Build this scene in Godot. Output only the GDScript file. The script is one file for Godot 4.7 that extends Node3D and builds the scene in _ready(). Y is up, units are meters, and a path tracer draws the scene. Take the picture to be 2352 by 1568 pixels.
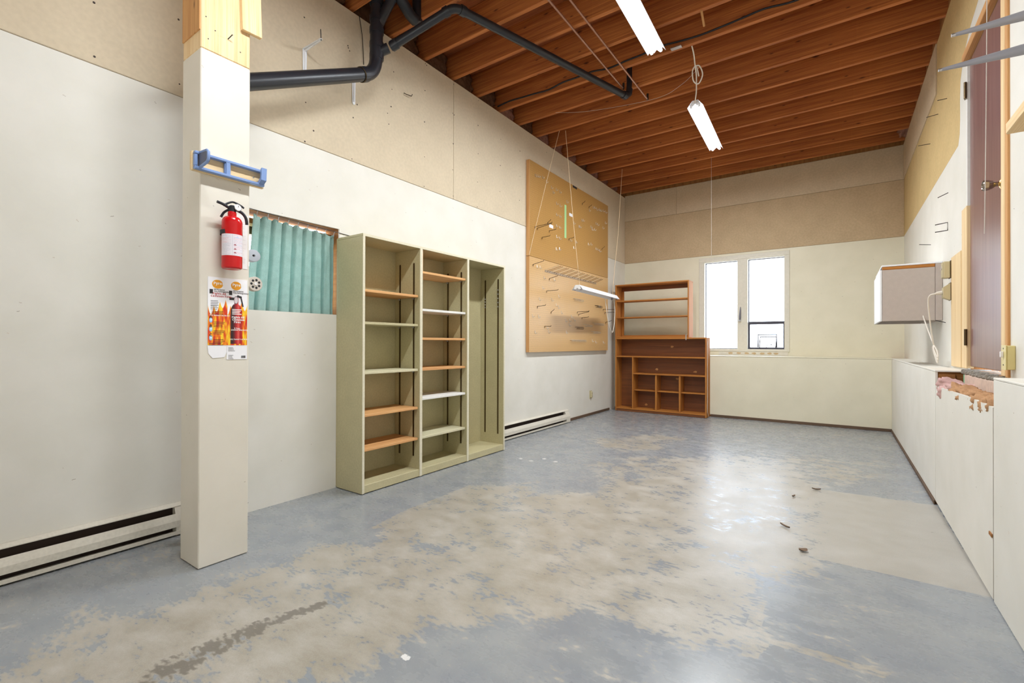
extends Node3D
# A bare workshop: cream walls, open joist ceiling, worn grey floor, shelves along the left wall.
# x runs along the far wall, y up, the far wall lies towards -z; the camera stands over the origin.

const XL := -3.03      # face of the left wall
const XU := 0.675      # face of the right wall
const XP := 0.52       # face of the low wall on the right
const ZF := -7.72      # face of the far wall
const ZP := -7.28      # face of the low wall at the far end
const ZB := 4.4        # face of the wall behind the camera
const YL := 0.89       # top of the low walls
const YC := 3.60       # underside of the joists

var mats := {}
var taken := {}
var rng := RandomNumberGenerator.new()

func _ready() -> void:
	rng.seed = 7
	camera_and_light()
	make_materials()
	structure()
	ceiling()
	far_window()
	right_wall_and_door()
	left_window()
	post_and_its_things()
	heaters()
	olive_shelving()
	pegboards()
	corner_bookcases()
	lamps()
	pipes()
	right_side_things()
	small_things()

# ------------------------------------------------------------------ camera, sky, exposure
func camera_and_light() -> void:
	var cam := Camera3D.new()
	cam.name = "camera"
	cam.position = Vector3(0, 1.06, 0)
	cam.rotation = Vector3(0.0042844, 0.610512, 0.0025566)
	cam.fov = 72.214
	cam.near = 0.05
	cam.far = 200.0
	add_child(cam)
	cam.current = true
	var e := Environment.new()
	e.background_mode = Environment.BG_SKY
	var sm := ProceduralSkyMaterial.new()      # a bright, even overcast sky
	sm.sky_top_color = Color(0.86, 0.92, 1.0)
	sm.sky_horizon_color = Color(0.90, 0.95, 1.0)
	sm.ground_horizon_color = Color(0.88, 0.92, 0.96)
	sm.ground_bottom_color = Color(0.80, 0.82, 0.82)
	sm.sky_energy_multiplier = 1.0
	sm.ground_energy_multiplier = 1.0
	sm.sun_angle_max = 0.0
	var sky := Sky.new()
	sky.sky_material = sm
	e.sky = sky
	e.background_energy_multiplier = 8.0
	e.tonemap_mode = Environment.TONE_MAPPER_LINEAR
	e.tonemap_exposure = 1.06
	e.sdfgi_enabled = true
	e.ssao_enabled = true
	e.ssil_enabled = true
	var we := WorldEnvironment.new()
	we.name = "world"
	we.environment = e
	add_child(we)

const LAMP_ENERGY := 6.3

# ------------------------------------------------------------------ building helpers
func numbered(called: String) -> String:
	if not taken.has(called):
		taken[called] = 0
		return called
	taken[called] += 1
	return "%s_%03d" % [called, taken[called]]

func tag(o: Node, label: String, category: String, group := "") -> Node:
	o.set_meta("label", label)
	o.set_meta("category", category)
	if group != "":
		o.set_meta("group", group)
	return o

func thing(called: String, label: String, category: String, at := Vector3.ZERO, group := "") -> Node3D:
	var o := Node3D.new()
	o.name = numbered(called)
	add_child(o, true)
	o.position = at
	tag(o, label, category, group)
	return o

func setting(called: String) -> Node3D:
	var o := Node3D.new()
	o.name = called
	add_child(o, true)
	o.set_meta("kind", "structure")
	return o

func S() -> SurfaceTool:
	var s := SurfaceTool.new()
	s.begin(Mesh.PRIMITIVE_TRIANGLES)
	return s

func mesh(s: SurfaceTool, called: String, m: String, parent: Node = null) -> MeshInstance3D:
	var o := MeshInstance3D.new()
	var am := s.commit()
	am.surface_set_material(0, mats[m])
	o.mesh = am
	if parent == null:
		o.name = numbered(called)
		add_child(o, true)
	else:
		o.name = called
		parent.add_child(o, true)
	return o

func tri(s: SurfaceTool, a: Vector3, b: Vector3, c: Vector3, n: Vector3, ua := Vector2.ZERO, ub := Vector2.ZERO, uc := Vector2.ZERO) -> void:
	if (b - a).cross(c - a).dot(n) > 0.0:
		var t := b; b = c; c = t
		var u := ub; ub = uc; uc = u
	s.set_normal(n); s.set_uv(ua); s.add_vertex(a)
	s.set_normal(n); s.set_uv(ub); s.add_vertex(b)
	s.set_normal(n); s.set_uv(uc); s.add_vertex(c)

func quad(s: SurfaceTool, a: Vector3, b: Vector3, c: Vector3, d: Vector3, n: Vector3, ua := Vector2(0, 1), ub := Vector2(1, 1), uc := Vector2(1, 0), ud := Vector2(0, 0)) -> void:
	tri(s, a, b, c, n, ua, ub, uc)
	tri(s, a, c, d, n, ua, uc, ud)

func smooth_tri(s: SurfaceTool, p: Array, n: Array, u: Array) -> void:
	var f: Vector3 = (p[1] - p[0]).cross(p[2] - p[0])
	var order := [0, 1, 2] if f.dot(n[0] + n[1] + n[2]) <= 0.0 else [0, 2, 1]
	for k in order:
		s.set_normal(n[k]); s.set_uv(u[k]); s.add_vertex(p[k])

# A box with chamfered edges; u runs along its longest side, in metres.
func bx(s: SurfaceTool, lo: Vector3, hi: Vector3, ch := 0.0015, off := Vector2.ZERO) -> void:
	var a := Vector3(minf(lo.x, hi.x), minf(lo.y, hi.y), minf(lo.z, hi.z))
	var b := Vector3(maxf(lo.x, hi.x), maxf(lo.y, hi.y), maxf(lo.z, hi.z))
	var d := b - a
	ch = minf(ch, 0.3 * minf(d.x, minf(d.y, d.z)))
	var lng := d.max_axis_index()
	var P := func(sg: Vector3, ax: int) -> Vector3:
		var p := Vector3.ZERO
		for k in 3:
			var e := 0.0 if k == ax else ch
			p[k] = (b[k] - e) if sg[k] > 0 else (a[k] + e)
		return p
	var U := func(p: Vector3, ax: int) -> Vector2:
		var i := (ax + 1) % 3
		var j := (ax + 2) % 3
		if ax != lng and j == lng:
			var t := i; i = j; j = t
		return Vector2(p[i], p[j]) + off
	for ax in 3:
		var i := (ax + 1) % 3
		var j := (ax + 2) % 3
		for sg in [-1.0, 1.0]:
			var c := []
			for q in [[-1.0, -1.0], [1.0, -1.0], [1.0, 1.0], [-1.0, 1.0]]:
				var v := Vector3.ZERO
				v[ax] = sg; v[i] = q[0]; v[j] = q[1]
				c.append(P.call(v, ax))
			var n := Vector3.ZERO
			n[ax] = sg
			quad(s, c[0], c[1], c[2], c[3], n, U.call(c[0], ax), U.call(c[1], ax), U.call(c[2], ax), U.call(c[3], ax))
	if ch <= 0.0:
		return
	for ax in 3:      # the edge that runs along axis ax lies between faces i and j
		var i := (ax + 1) % 3
		var j := (ax + 2) % 3
		for si in [-1.0, 1.0]:
			for sj in [-1.0, 1.0]:
				var v0 := Vector3.ZERO
				v0[i] = si; v0[j] = sj; v0[ax] = -1.0
				var v1 := v0
				v1[ax] = 1.0
				var n := Vector3.ZERO
				n[i] = si; n[j] = sj
				var q := [P.call(v0, i), P.call(v1, i), P.call(v1, j), P.call(v0, j)]
				quad(s, q[0], q[1], q[2], q[3], n.normalized(), U.call(q[0], i), U.call(q[1], i), U.call(q[2], i), U.call(q[3], i))
	for sx in [-1.0, 1.0]:
		for sy in [-1.0, 1.0]:
			for sz in [-1.0, 1.0]:
				var v := Vector3(sx, sy, sz)
				tri(s, P.call(v, 0), P.call(v, 1), P.call(v, 2), v.normalized())

func part_box(called: String, m: String, parent: Node, lo: Vector3, hi: Vector3, ch := 0.0015) -> MeshInstance3D:
	var s := S()
	bx(s, lo, hi, ch, Vector2(rng.randf() * 5.0, rng.randf() * 5.0))
	return mesh(s, called, m, parent)

# A tube swept along points; r is one radius or one for each point.
func tube(s: SurfaceTool, pts: Array, r: Variant, seg := 10, caps := true) -> void:
	var n := pts.size()
	var frames := []
	var up := Vector3.UP
	for k in n:
		var t: Vector3 = (pts[mini(k + 1, n - 1)] - pts[maxi(k - 1, 0)]).normalized()
		if k == 0 and absf(t.dot(up)) > 0.95:
			up = Vector3.RIGHT
		var x := (up - t * up.dot(t)).normalized()
		up = x
		frames.append([x, t.cross(x).normalized(), t])
	var length := 0.0
	for k in n - 1:
		var r0: float = r[k] if r is Array else r
		var r1: float = r[k + 1] if r is Array else r
		var l1: float = length + (pts[k + 1] - pts[k]).length()
		for q in seg:
			var p := []; var nn := []; var uu := []
			for e in [[k, q, r0, length], [k, q + 1, r0, length], [k + 1, q + 1, r1, l1], [k + 1, q, r1, l1]]:
				var a: float = TAU * e[1] / seg
				var dir: Vector3 = frames[e[0]][0] * cos(a) + frames[e[0]][1] * sin(a)
				p.append(pts[e[0]] + dir * e[2]); nn.append(dir); uu.append(Vector2(e[3], a * e[2]))
			smooth_tri(s, [p[0], p[1], p[2]], [nn[0], nn[1], nn[2]], [uu[0], uu[1], uu[2]])
			smooth_tri(s, [p[0], p[2], p[3]], [nn[0], nn[2], nn[3]], [uu[0], uu[2], uu[3]])
		length = l1
	if caps:
		for k in [0, n - 1]:
			var rr: float = r[k] if r is Array else r
			var nrm: Vector3 = frames[k][2] * (-1.0 if k == 0 else 1.0)
			for q in seg:
				var a0 := TAU * q / seg
				var a1 := TAU * (q + 1) / seg
				tri(s, pts[k], pts[k] + (frames[k][0] * cos(a0) + frames[k][1] * sin(a0)) * rr, pts[k] + (frames[k][0] * cos(a1) + frames[k][1] * sin(a1)) * rr, nrm)

# A bend from a to c that rounds the corner b.
func bend(a: Vector3, b: Vector3, c: Vector3, r: float, steps := 8) -> Array:
	var p := b + (a - b).normalized() * r
	var q := b + (c - b).normalized() * r
	var out := []
	for k in steps + 1:
		var t := float(k) / steps
		out.append(p.lerp(b, t).lerp(b.lerp(q, t), t))
	return out

func curve(pts: Array, steps := 8) -> Array:
	var c := Curve3D.new()
	for k in pts.size():
		var t: Vector3 = (pts[mini(k + 1, pts.size() - 1)] - pts[maxi(k - 1, 0)]) / 6.0
		c.add_point(pts[k], -t, t)
	var out := []
	for k in pts.size() - 1:
		for j in steps:
			out.append(c.sample(k, float(j) / steps))
	out.append(pts[-1])
	return out

# A turned shape: the profile gives (radius, height) along the y axis of xf.
func lathe(s: SurfaceTool, prof: Array, xf: Transform3D, seg := 24) -> void:
	for k in prof.size() - 1:
		var a: Vector2 = prof[k]
		var b: Vector2 = prof[k + 1]
		var nr := Vector2(b.y - a.y, a.x - b.x).normalized()
		if nr == Vector2.ZERO:
			continue
		for q in seg:
			var p := []; var nn := []; var uu := []
			for e in [[a, q], [a, q + 1], [b, q + 1], [b, q]]:
				var an: float = TAU * e[1] / seg
				p.append(xf * Vector3(e[0].x * cos(an), e[0].y, e[0].x * sin(an)))
				nn.append((xf.basis * Vector3(nr.x * cos(an), nr.y, nr.x * sin(an))).normalized())
				uu.append(Vector2(float(e[1]) / seg, e[0].y))
			smooth_tri(s, [p[0], p[1], p[2]], [nn[0], nn[1], nn[2]], [uu[0], uu[1], uu[2]])
			smooth_tri(s, [p[0], p[2], p[3]], [nn[0], nn[2], nn[3]], [uu[0], uu[2], uu[3]])

# A flat outline in the xy plane of xf, pushed out along its z by depth.
func prism(s: SurfaceTool, poly: PackedVector2Array, xf: Transform3D, depth: float) -> void:
	var idx := Geometry2D.triangulate_polygon(poly)
	var nz := xf.basis.z.normalized()
	for k in range(0, idx.size(), 3):
		var p := []
		for j in 3:
			p.append(poly[idx[k + j]])
		tri(s, xf * Vector3(p[0].x, p[0].y, 0), xf * Vector3(p[1].x, p[1].y, 0), xf * Vector3(p[2].x, p[2].y, 0), -nz, p[0], p[1], p[2])
		tri(s, xf * Vector3(p[0].x, p[0].y, depth), xf * Vector3(p[1].x, p[1].y, depth), xf * Vector3(p[2].x, p[2].y, depth), nz, p[0], p[1], p[2])
	var turn := 1.0 if Geometry2D.is_polygon_clockwise(poly) else -1.0
	for k in poly.size():
		var a := poly[k]
		var b := poly[(k + 1) % poly.size()]
		var e := b - a
		var n := (xf.basis * Vector3(-e.y, e.x, 0) * turn).normalized()
		quad(s, xf * Vector3(a.x, a.y, 0), xf * Vector3(b.x, b.y, 0), xf * Vector3(b.x, b.y, depth), xf * Vector3(a.x, a.y, depth), n, Vector2(0, a.x + a.y), Vector2(0, b.x + b.y), Vector2(depth, b.x + b.y), Vector2(depth, a.x + a.y))

# axes for prism(): outline (x, y) lies in the world's (x, y), (z, y) or (x, z) plane
func along_z(z: float) -> Transform3D: return Transform3D(Basis(Vector3(1, 0, 0), Vector3(0, 1, 0), Vector3(0, 0, 1)), Vector3(0, 0, z))
func along_x(x: float) -> Transform3D: return Transform3D(Basis(Vector3(0, 0, 1), Vector3(0, 1, 0), Vector3(1, 0, 0)), Vector3(x, 0, 0))

func pv(a: Array) -> PackedVector2Array:
	var p := PackedVector2Array()
	for q in a:
		p.append(Vector2(q[0], q[1]))
	return p

# ------------------------------------------------------------------ materials
func grey(noise_seed: int, w: int, h: int, freq: float, octaves := 4, kind := FastNoiseLite.TYPE_SIMPLEX_SMOOTH) -> Image:
	var n := FastNoiseLite.new()
	n.noise_type = kind
	n.seed = noise_seed
	n.frequency = freq
	n.fractal_octaves = octaves
	var im := n.get_seamless_image(w, h)
	im.convert(Image.FORMAT_L8)
	return im

func rgb8(r: float, g: float, b: float) -> Color:
	return Color(r / 255.0, g / 255.0, b / 255.0)

func mat(key: String, color: Color, rough := 0.6, metal := 0.0, spec := 0.5) -> StandardMaterial3D:
	var m := StandardMaterial3D.new()
	m.resource_name = key
	m.albedo_color = color
	m.roughness = rough
	m.metallic = metal
	m.metallic_specular = spec
	mats[key] = m
	return m

# Wood: grain runs along u.
func wood(key: String, dark: Color, light: Color, noise_seed: int, rough := 0.6, knots := 0) -> void:
	var w := 512
	var fine := grey(noise_seed, 40, 512, 0.09, 4)
	fine.resize(w, w, Image.INTERPOLATE_CUBIC)
	var broad := grey(noise_seed + 1, 32, 256, 0.03, 2)
	broad.resize(w, w, Image.INTERPOLATE_CUBIC)
	var pores := grey(noise_seed + 2, 128, 512, 0.35, 2)
	pores.resize(w, w, Image.INTERPOLATE_CUBIC)
	var f := fine.get_data()
	var b := broad.get_data()
	var p := pores.get_data()
	var out := PackedByteArray()
	out.resize(w * w * 3)
	var spots := []
	var r := RandomNumberGenerator.new()
	r.seed = noise_seed
	for k in knots:
		spots.append(Vector3(r.randf() * w, r.randf() * w, r.randf_range(8, 16)))
	for k in w * w:
		var t: float = f[k] / 255.0 * 0.5 + b[k] / 255.0 * 0.4 + p[k] / 255.0 * 0.12
		t = clampf((t - 0.5) * 1.5 + 0.5, 0.0, 1.0)
		out[k * 3] = int(255.0 * lerpf(dark.r, light.r, t))
		out[k * 3 + 1] = int(255.0 * lerpf(dark.g, light.g, t))
		out[k * 3 + 2] = int(255.0 * lerpf(dark.b, light.b, t))
	var im := Image.create_from_data(w, w, false, Image.FORMAT_RGB8, out)
	for sp in spots:
		for y in range(-20, 21):
			for x in range(-14, 15):
				var d: float = Vector2(x * 1.5, y).length() / sp.z
				if d < 1.0:
					var px := posmod(int(sp.x) + x, w)
					var py := posmod(int(sp.y) + y, w)
					im.set_pixel(px, py, im.get_pixel(px, py).lerp(dark.darkened(0.45), (1.0 - d) * 0.9))
	var m := mat(key, Color.WHITE, rough)
	m.albedo_texture = ImageTexture.create_from_image(im)
	m.uv1_scale = Vector3(0.55, 2.4, 1)

# Paint or board: a faint unevenness laid over one colour, in world axes.
var mottle_cache := {}
func mottled(key: String, color: Color, rough := 0.6, low := 0.93, spec := 0.5, tiles := 0.35) -> StandardMaterial3D:
	var ck := "%.2f" % low
	if not mottle_cache.has(ck):
		var a := grey(11, 512, 512, 0.012, 5)
		var b := grey(12, 512, 512, 0.12, 3)
		var pa := a.get_data()
		var pb := b.get_data()
		var out := PackedByteArray()
		out.resize(512 * 512 * 3)
		for k in 512 * 512:
			var t: float = pa[k] / 255.0 * 0.4 + pb[k] / 255.0 * 0.6
			var v := lerpf(low, 1.0, clampf(t * 1.6 - 0.3, 0.0, 1.0))
			out[k * 3] = int(255.0 * v)
			out[k * 3 + 1] = int(255.0 * v)
			out[k * 3 + 2] = int(255.0 * pow(v, 1.05))
		mottle_cache[ck] = ImageTexture.create_from_image(Image.create_from_data(512, 512, false, Image.FORMAT_RGB8, out))
	var m := mat(key, color, rough, 0.0, spec)
	m.albedo_texture = mottle_cache[ck]
	m.uv1_triplanar = true
	m.uv1_world_triplanar = true
	m.uv1_scale = Vector3.ONE * tiles
	return m

func make_materials() -> void:
	mottled("wall_paint", rgb8(229, 225, 217), 0.55, 0.95)
	mottled("cream_paint", rgb8(229, 222, 200), 0.55, 0.97)
	mottled("post_paint", rgb8(226, 219, 207), 0.5, 0.93, 0.5, 0.6)
	mottled("drywall", rgb8(218, 202, 176), 0.9, 0.95, 0.3, 0.5)
	mottled("kraft_drywall", rgb8(202, 178, 144), 0.9, 0.92, 0.3, 0.5)
	mottled("grey_drywall", rgb8(214, 194, 164), 0.9, 0.93, 0.3, 0.5)
	mottled("yellow_drywall", rgb8(212, 184, 132), 0.9, 0.93, 0.3, 0.5)
	mottled("olive_paint", rgb8(196, 186, 146), 0.5, 0.93, 0.5, 0.8)
	mottled("ivory_paint", rgb8(226, 218, 192), 0.5, 0.94, 0.5, 0.8)
	mottled("window_paint", rgb8(222, 216, 200), 0.5, 0.96)
	mottled("white_paint", rgb8(236, 234, 228), 0.5, 0.95)
	mottled("heater_paint", rgb8(224, 217, 202), 0.45, 0.92, 0.5, 0.9)
	mottled("plaster_pink", rgb8(222, 196, 178), 0.9, 0.9)
	mottled("grey_sill", rgb8(168, 160, 148), 0.95, 0.7, 0.3, 2.0)
	mottled("pink_wool", rgb8(226, 186, 180), 1.0, 0.85, 0.2, 3.0)
	mottled("tan_wool", rgb8(206, 160, 120), 1.0, 0.8, 0.2, 3.0)
	mottled("brown_wool", rgb8(120, 84, 62), 1.0, 0.6, 0.2, 3.0)
	mottled("mauve_wool", rgb8(176, 128, 112), 1.0, 0.62, 0.2, 3.0)
	mottled("ivory_olive", rgb8(214, 206, 172), 0.5, 0.94, 0.5, 0.8)
	mottled("laminate", rgb8(196, 182, 172), 0.6, 0.95, 0.5, 3.0)
	wood("joist_wood", rgb8(142, 74, 32), rgb8(208, 130, 64), 21, 0.75, 6)
	wood("deck_wood", rgb8(120, 62, 30), rgb8(176, 100, 52), 31, 0.85)
	wood("shelf_wood", rgb8(196, 138, 84), rgb8(226, 176, 116), 41, 0.6)
	wood("case_wood", rgb8(150, 88, 30), rgb8(200, 134, 58), 51, 0.7)
	wood("case_dark", rgb8(104, 58, 26), rgb8(142, 84, 40), 61, 0.5)
	wood("raw_wood", rgb8(222, 184, 132), rgb8(246, 222, 178), 71, 0.8, 3)
	wood("old_wood", rgb8(186, 130, 76), rgb8(220, 170, 112), 75, 0.8, 3)
	wood("stud_wood", rgb8(140, 92, 46), rgb8(176, 122, 66), 81, 0.85)
	wood("door_veneer", rgb8(112, 78, 74), rgb8(146, 110, 104), 91, 0.28)
	wood("ply", rgb8(222, 190, 142), rgb8(240, 214, 168), 95, 0.75)
	wood("baseboard_wood", rgb8(84, 64, 48), rgb8(112, 88, 66), 99, 0.7)
	mat("black_plastic", rgb8(34, 36, 42), 0.36)
	mat("pipe_black", rgb8(38, 40, 46), 0.34)
	mat("cable_black", rgb8(30, 30, 34), 0.5)
	mat("white_cord", rgb8(226, 218, 206), 0.6)
	mat("string", rgb8(226, 200, 164), 0.8)
	mat("thin_string", rgb8(200, 190, 180), 0.8)
	mat("ivory_plastic", rgb8(196, 184, 148), 0.45)
	mat("yellow_plastic", rgb8(220, 204, 140), 0.4)
	mat("white_enamel", rgb8(240, 241, 244), 0.35)
	mat("dark_gap", rgb8(58, 44, 38), 0.9)
	mat("dark_metal", rgb8(70, 66, 62), 0.45, 0.6)
	mat("bronze", rgb8(96, 78, 52), 0.4, 0.8)
	mat("steel", rgb8(190, 190, 192), 0.3, 0.9)
	mat("bright_wire", rgb8(226, 224, 218), 0.28, 0.7)
	mat("dark_wire", rgb8(70, 58, 46), 0.45, 0.5)
	mat("copper", rgb8(176, 132, 112), 0.4, 0.6)
	mat("brass", rgb8(214, 178, 108), 0.25, 0.95)
	mat("knob_metal", rgb8(170, 160, 150), 0.22, 0.95)
	mat("grey_arm", rgb8(150, 150, 158), 0.45, 0.2)
	mat("grey_plastic", rgb8(176, 180, 188), 0.45)
	mat("beige_plastic", rgb8(200, 190, 178), 0.5)
	mat("blue_plastic", rgb8(128, 154, 202), 0.42)
	mat("blue_dark", rgb8(96, 102, 122), 0.55)
	mat("red_enamel", rgb8(196, 16, 22), 0.16)
	mat("rubber", rgb8(36, 34, 34), 0.6)
	mat("gauge_white", rgb8(236, 232, 230), 0.3)
	mat("window_black", rgb8(64, 62, 72), 0.4)
	mat("handle_grey", rgb8(120, 120, 128), 0.4, 0.5)
	mat("green_tape", rgb8(168, 214, 150), 0.6)
	mat("paper", rgb8(240, 238, 240), 0.7)
	mat("ink", rgb8(40, 36, 36), 0.8)
	mat("ink_red", rgb8(176, 40, 40), 0.8)
	mat("ink_white", rgb8(246, 244, 240), 0.7)
	mat("leaf_brown", rgb8(118, 96, 76), 0.9)
	mat("patch_brown", rgb8(196, 170, 130), 0.9)
	mat("screw_head", rgb8(66, 52, 44), 0.7)
	mat("green_board", rgb8(130, 190, 150), 0.8)
	var g := mat("glass", Color(1, 1, 1, 0.04), 0.0)
	g.transparency = BaseMaterial3D.TRANSPARENCY_ALPHA
	var t := mat("lit_tube", rgb8(255, 255, 255), 0.3)
	t.emission_enabled = true
	t.emission = Color(0.96, 0.98, 1.0)
	t.emission_energy_multiplier = 4.0
	var c := mottled("curtain_cloth", rgb8(160, 190, 182), 0.9, 0.86, 0.2, 2.6)
	c.backlight_enabled = true
	c.backlight = Color(0.42, 0.46, 0.45)
	c.cull_mode = BaseMaterial3D.CULL_DISABLED
	peg_material("pegboard_dark", rgb8(196, 150, 86))
	peg_material("pegboard_light", rgb8(222, 180, 124))
	brushed_walls()

# Hardboard pricked with a fine grid of holes (an inch apart).
func peg_material(key: String, color: Color) -> void:
	var im := Image.create(256, 256, false, Image.FORMAT_RGB8)
	var n := grey(5, 256, 256, 0.05, 4)
	for y in 256:
		for x in 256:
			var v := 0.90 + 0.10 * n.get_pixel(x, y).r
			var dx := (x % 32) - 16
			var dy := (y % 32) - 16
			if dx * dx + dy * dy < 11:
				v *= 0.62
			im.set_pixel(x, y, Color(v, v * 0.995, v * 0.98))
	var m := mat(key, color, 0.34)
	m.albedo_texture = ImageTexture.create_from_image(im)
	m.uv1_triplanar = true
	m.uv1_world_triplanar = true
	m.uv1_scale = Vector3.ONE / (8.0 * 0.0254)

# Scuffs: the lower walls carry fine dark scratches and nicks.
func brushed_walls() -> void:
	var w := 1024
	var im := Image.create(w, w, false, Image.FORMAT_RGB8)
	im.fill(Color.WHITE)
	var a := grey(14, w, w, 0.006, 5)
	var pa := a.get_data()
	var out := PackedByteArray()
	out.resize(w * w * 3)
	for k in w * w:
		var v := 0.975 + 0.025 * clampf(pa[k] / 255.0 * 1.5 - 0.25, 0.0, 1.0)
		out[k * 3] = int(255 * v); out[k * 3 + 1] = int(255.0 * v); out[k * 3 + 2] = int(253.0 * pow(v, 1.3))
	im = Image.create_from_data(w, w, false, Image.FORMAT_RGB8, out)
	var r := RandomNumberGenerator.new()
	r.seed = 3
	for k in 80:
		var x := r.randf() * w
		var y := r.randf() * w
		var an := r.randfn(0.0, 0.5)
		var len := r.randf_range(1.0, 7.0)
		var dark := r.randf_range(0.62, 0.94)
		for q in int(len):
			var px := posmod(int(x + cos(an) * q), w)
			var py := posmod(int(y + sin(an) * q), w)
			im.set_pixel(px, py, im.get_pixel(px, py) * Color(dark, dark * 0.95, dark * 0.9))
	var tx := ImageTexture.create_from_image(im)
	for key in ["wall_paint", "cream_paint", "post_paint"]:
		var m: StandardMaterial3D = mats[key]
		m.albedo_texture = tx
		m.uv1_scale = Vector3.ONE * 0.42

# ------------------------------------------------------------------ the floor: grey paint worn down to concrete
const FL_A := [[-2.202,-1.720],[-2.258,-2.047],[-2.269,-2.701],[-2.009,-2.900],[-1.579,-2.861],[-1.366,-3.191],[-1.325,-4.034],[-1.095,-4.581],[-0.398,-4.697],[-0.129,-4.199],[-0.073,-4.099],[0.521,-4.129],[0.532,-2.773],[-0.078,-2.757],[-0.206,-2.437],[-0.240,-2.118],[-0.363,-1.766],[-0.555,-1.691],[-0.743,-1.655],[-0.905,-1.508],[-0.986,-1.484],[-1.033,-1.354],[-1.184,-1.311],[-1.198,-1.148],[-1.320,-0.955],[-1.313,-0.798],[-1.951,-0.349],[-2.243,-0.279],[-2.365,-0.445],[-2.263,-0.689],[-2.243,-0.950],[-2.216,-1.167],[-2.281,-1.383],[-2.138,-1.517],[-1.992,-1.654]]
const FL_B := [[-0.099,-4.105],[0.525,-4.133],[0.534,-2.770],[-0.085,-2.763],[-0.219,-2.580],[-0.356,-3.149]]
const FL_C := [[-0.234,-1.887],[-0.218,-1.929],[0.140,-1.947],[0.115,-1.899]]
const FL_D := [[-0.293,-2.110],[-0.249,-2.169],[-0.232,-1.903],[-0.200,-1.887],[-0.229,-1.771],[-0.277,-1.756]]
const FL_E := [[-2.254,-4.780],[-1.990,-5.276],[-1.520,-5.551],[-1.373,-4.710],[-1.740,-4.494],[-1.982,-4.515]]
const FL_G := [[-1.853,-3.841],[-1.286,-4.550],[-0.584,-5.161],[0.199,-5.308],[0.427,-4.803],[-0.127,-4.136],[-0.919,-3.844],[-1.387,-3.239]]
const STAIN := [[-1.771,-0.508,0.050],[-1.781,-0.613,0.080],[-1.784,-0.729,0.060],[-1.771,-0.839,0.070],[-1.763,-0.963,0.045],[-1.719,-1.119,0.030],[-1.697,-1.154,0.020]]
const STAIN2 := [[-1.740,-0.738,0.030],[-1.778,-0.812,0.040],[-1.769,-0.941,0.030]]
const CHIPS := [[-2.406,-3.583],[-2.284,-3.571],[-2.229,-3.709],[-2.092,-3.670],[-1.193,-1.094],[-1.210,-1.096]]

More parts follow.
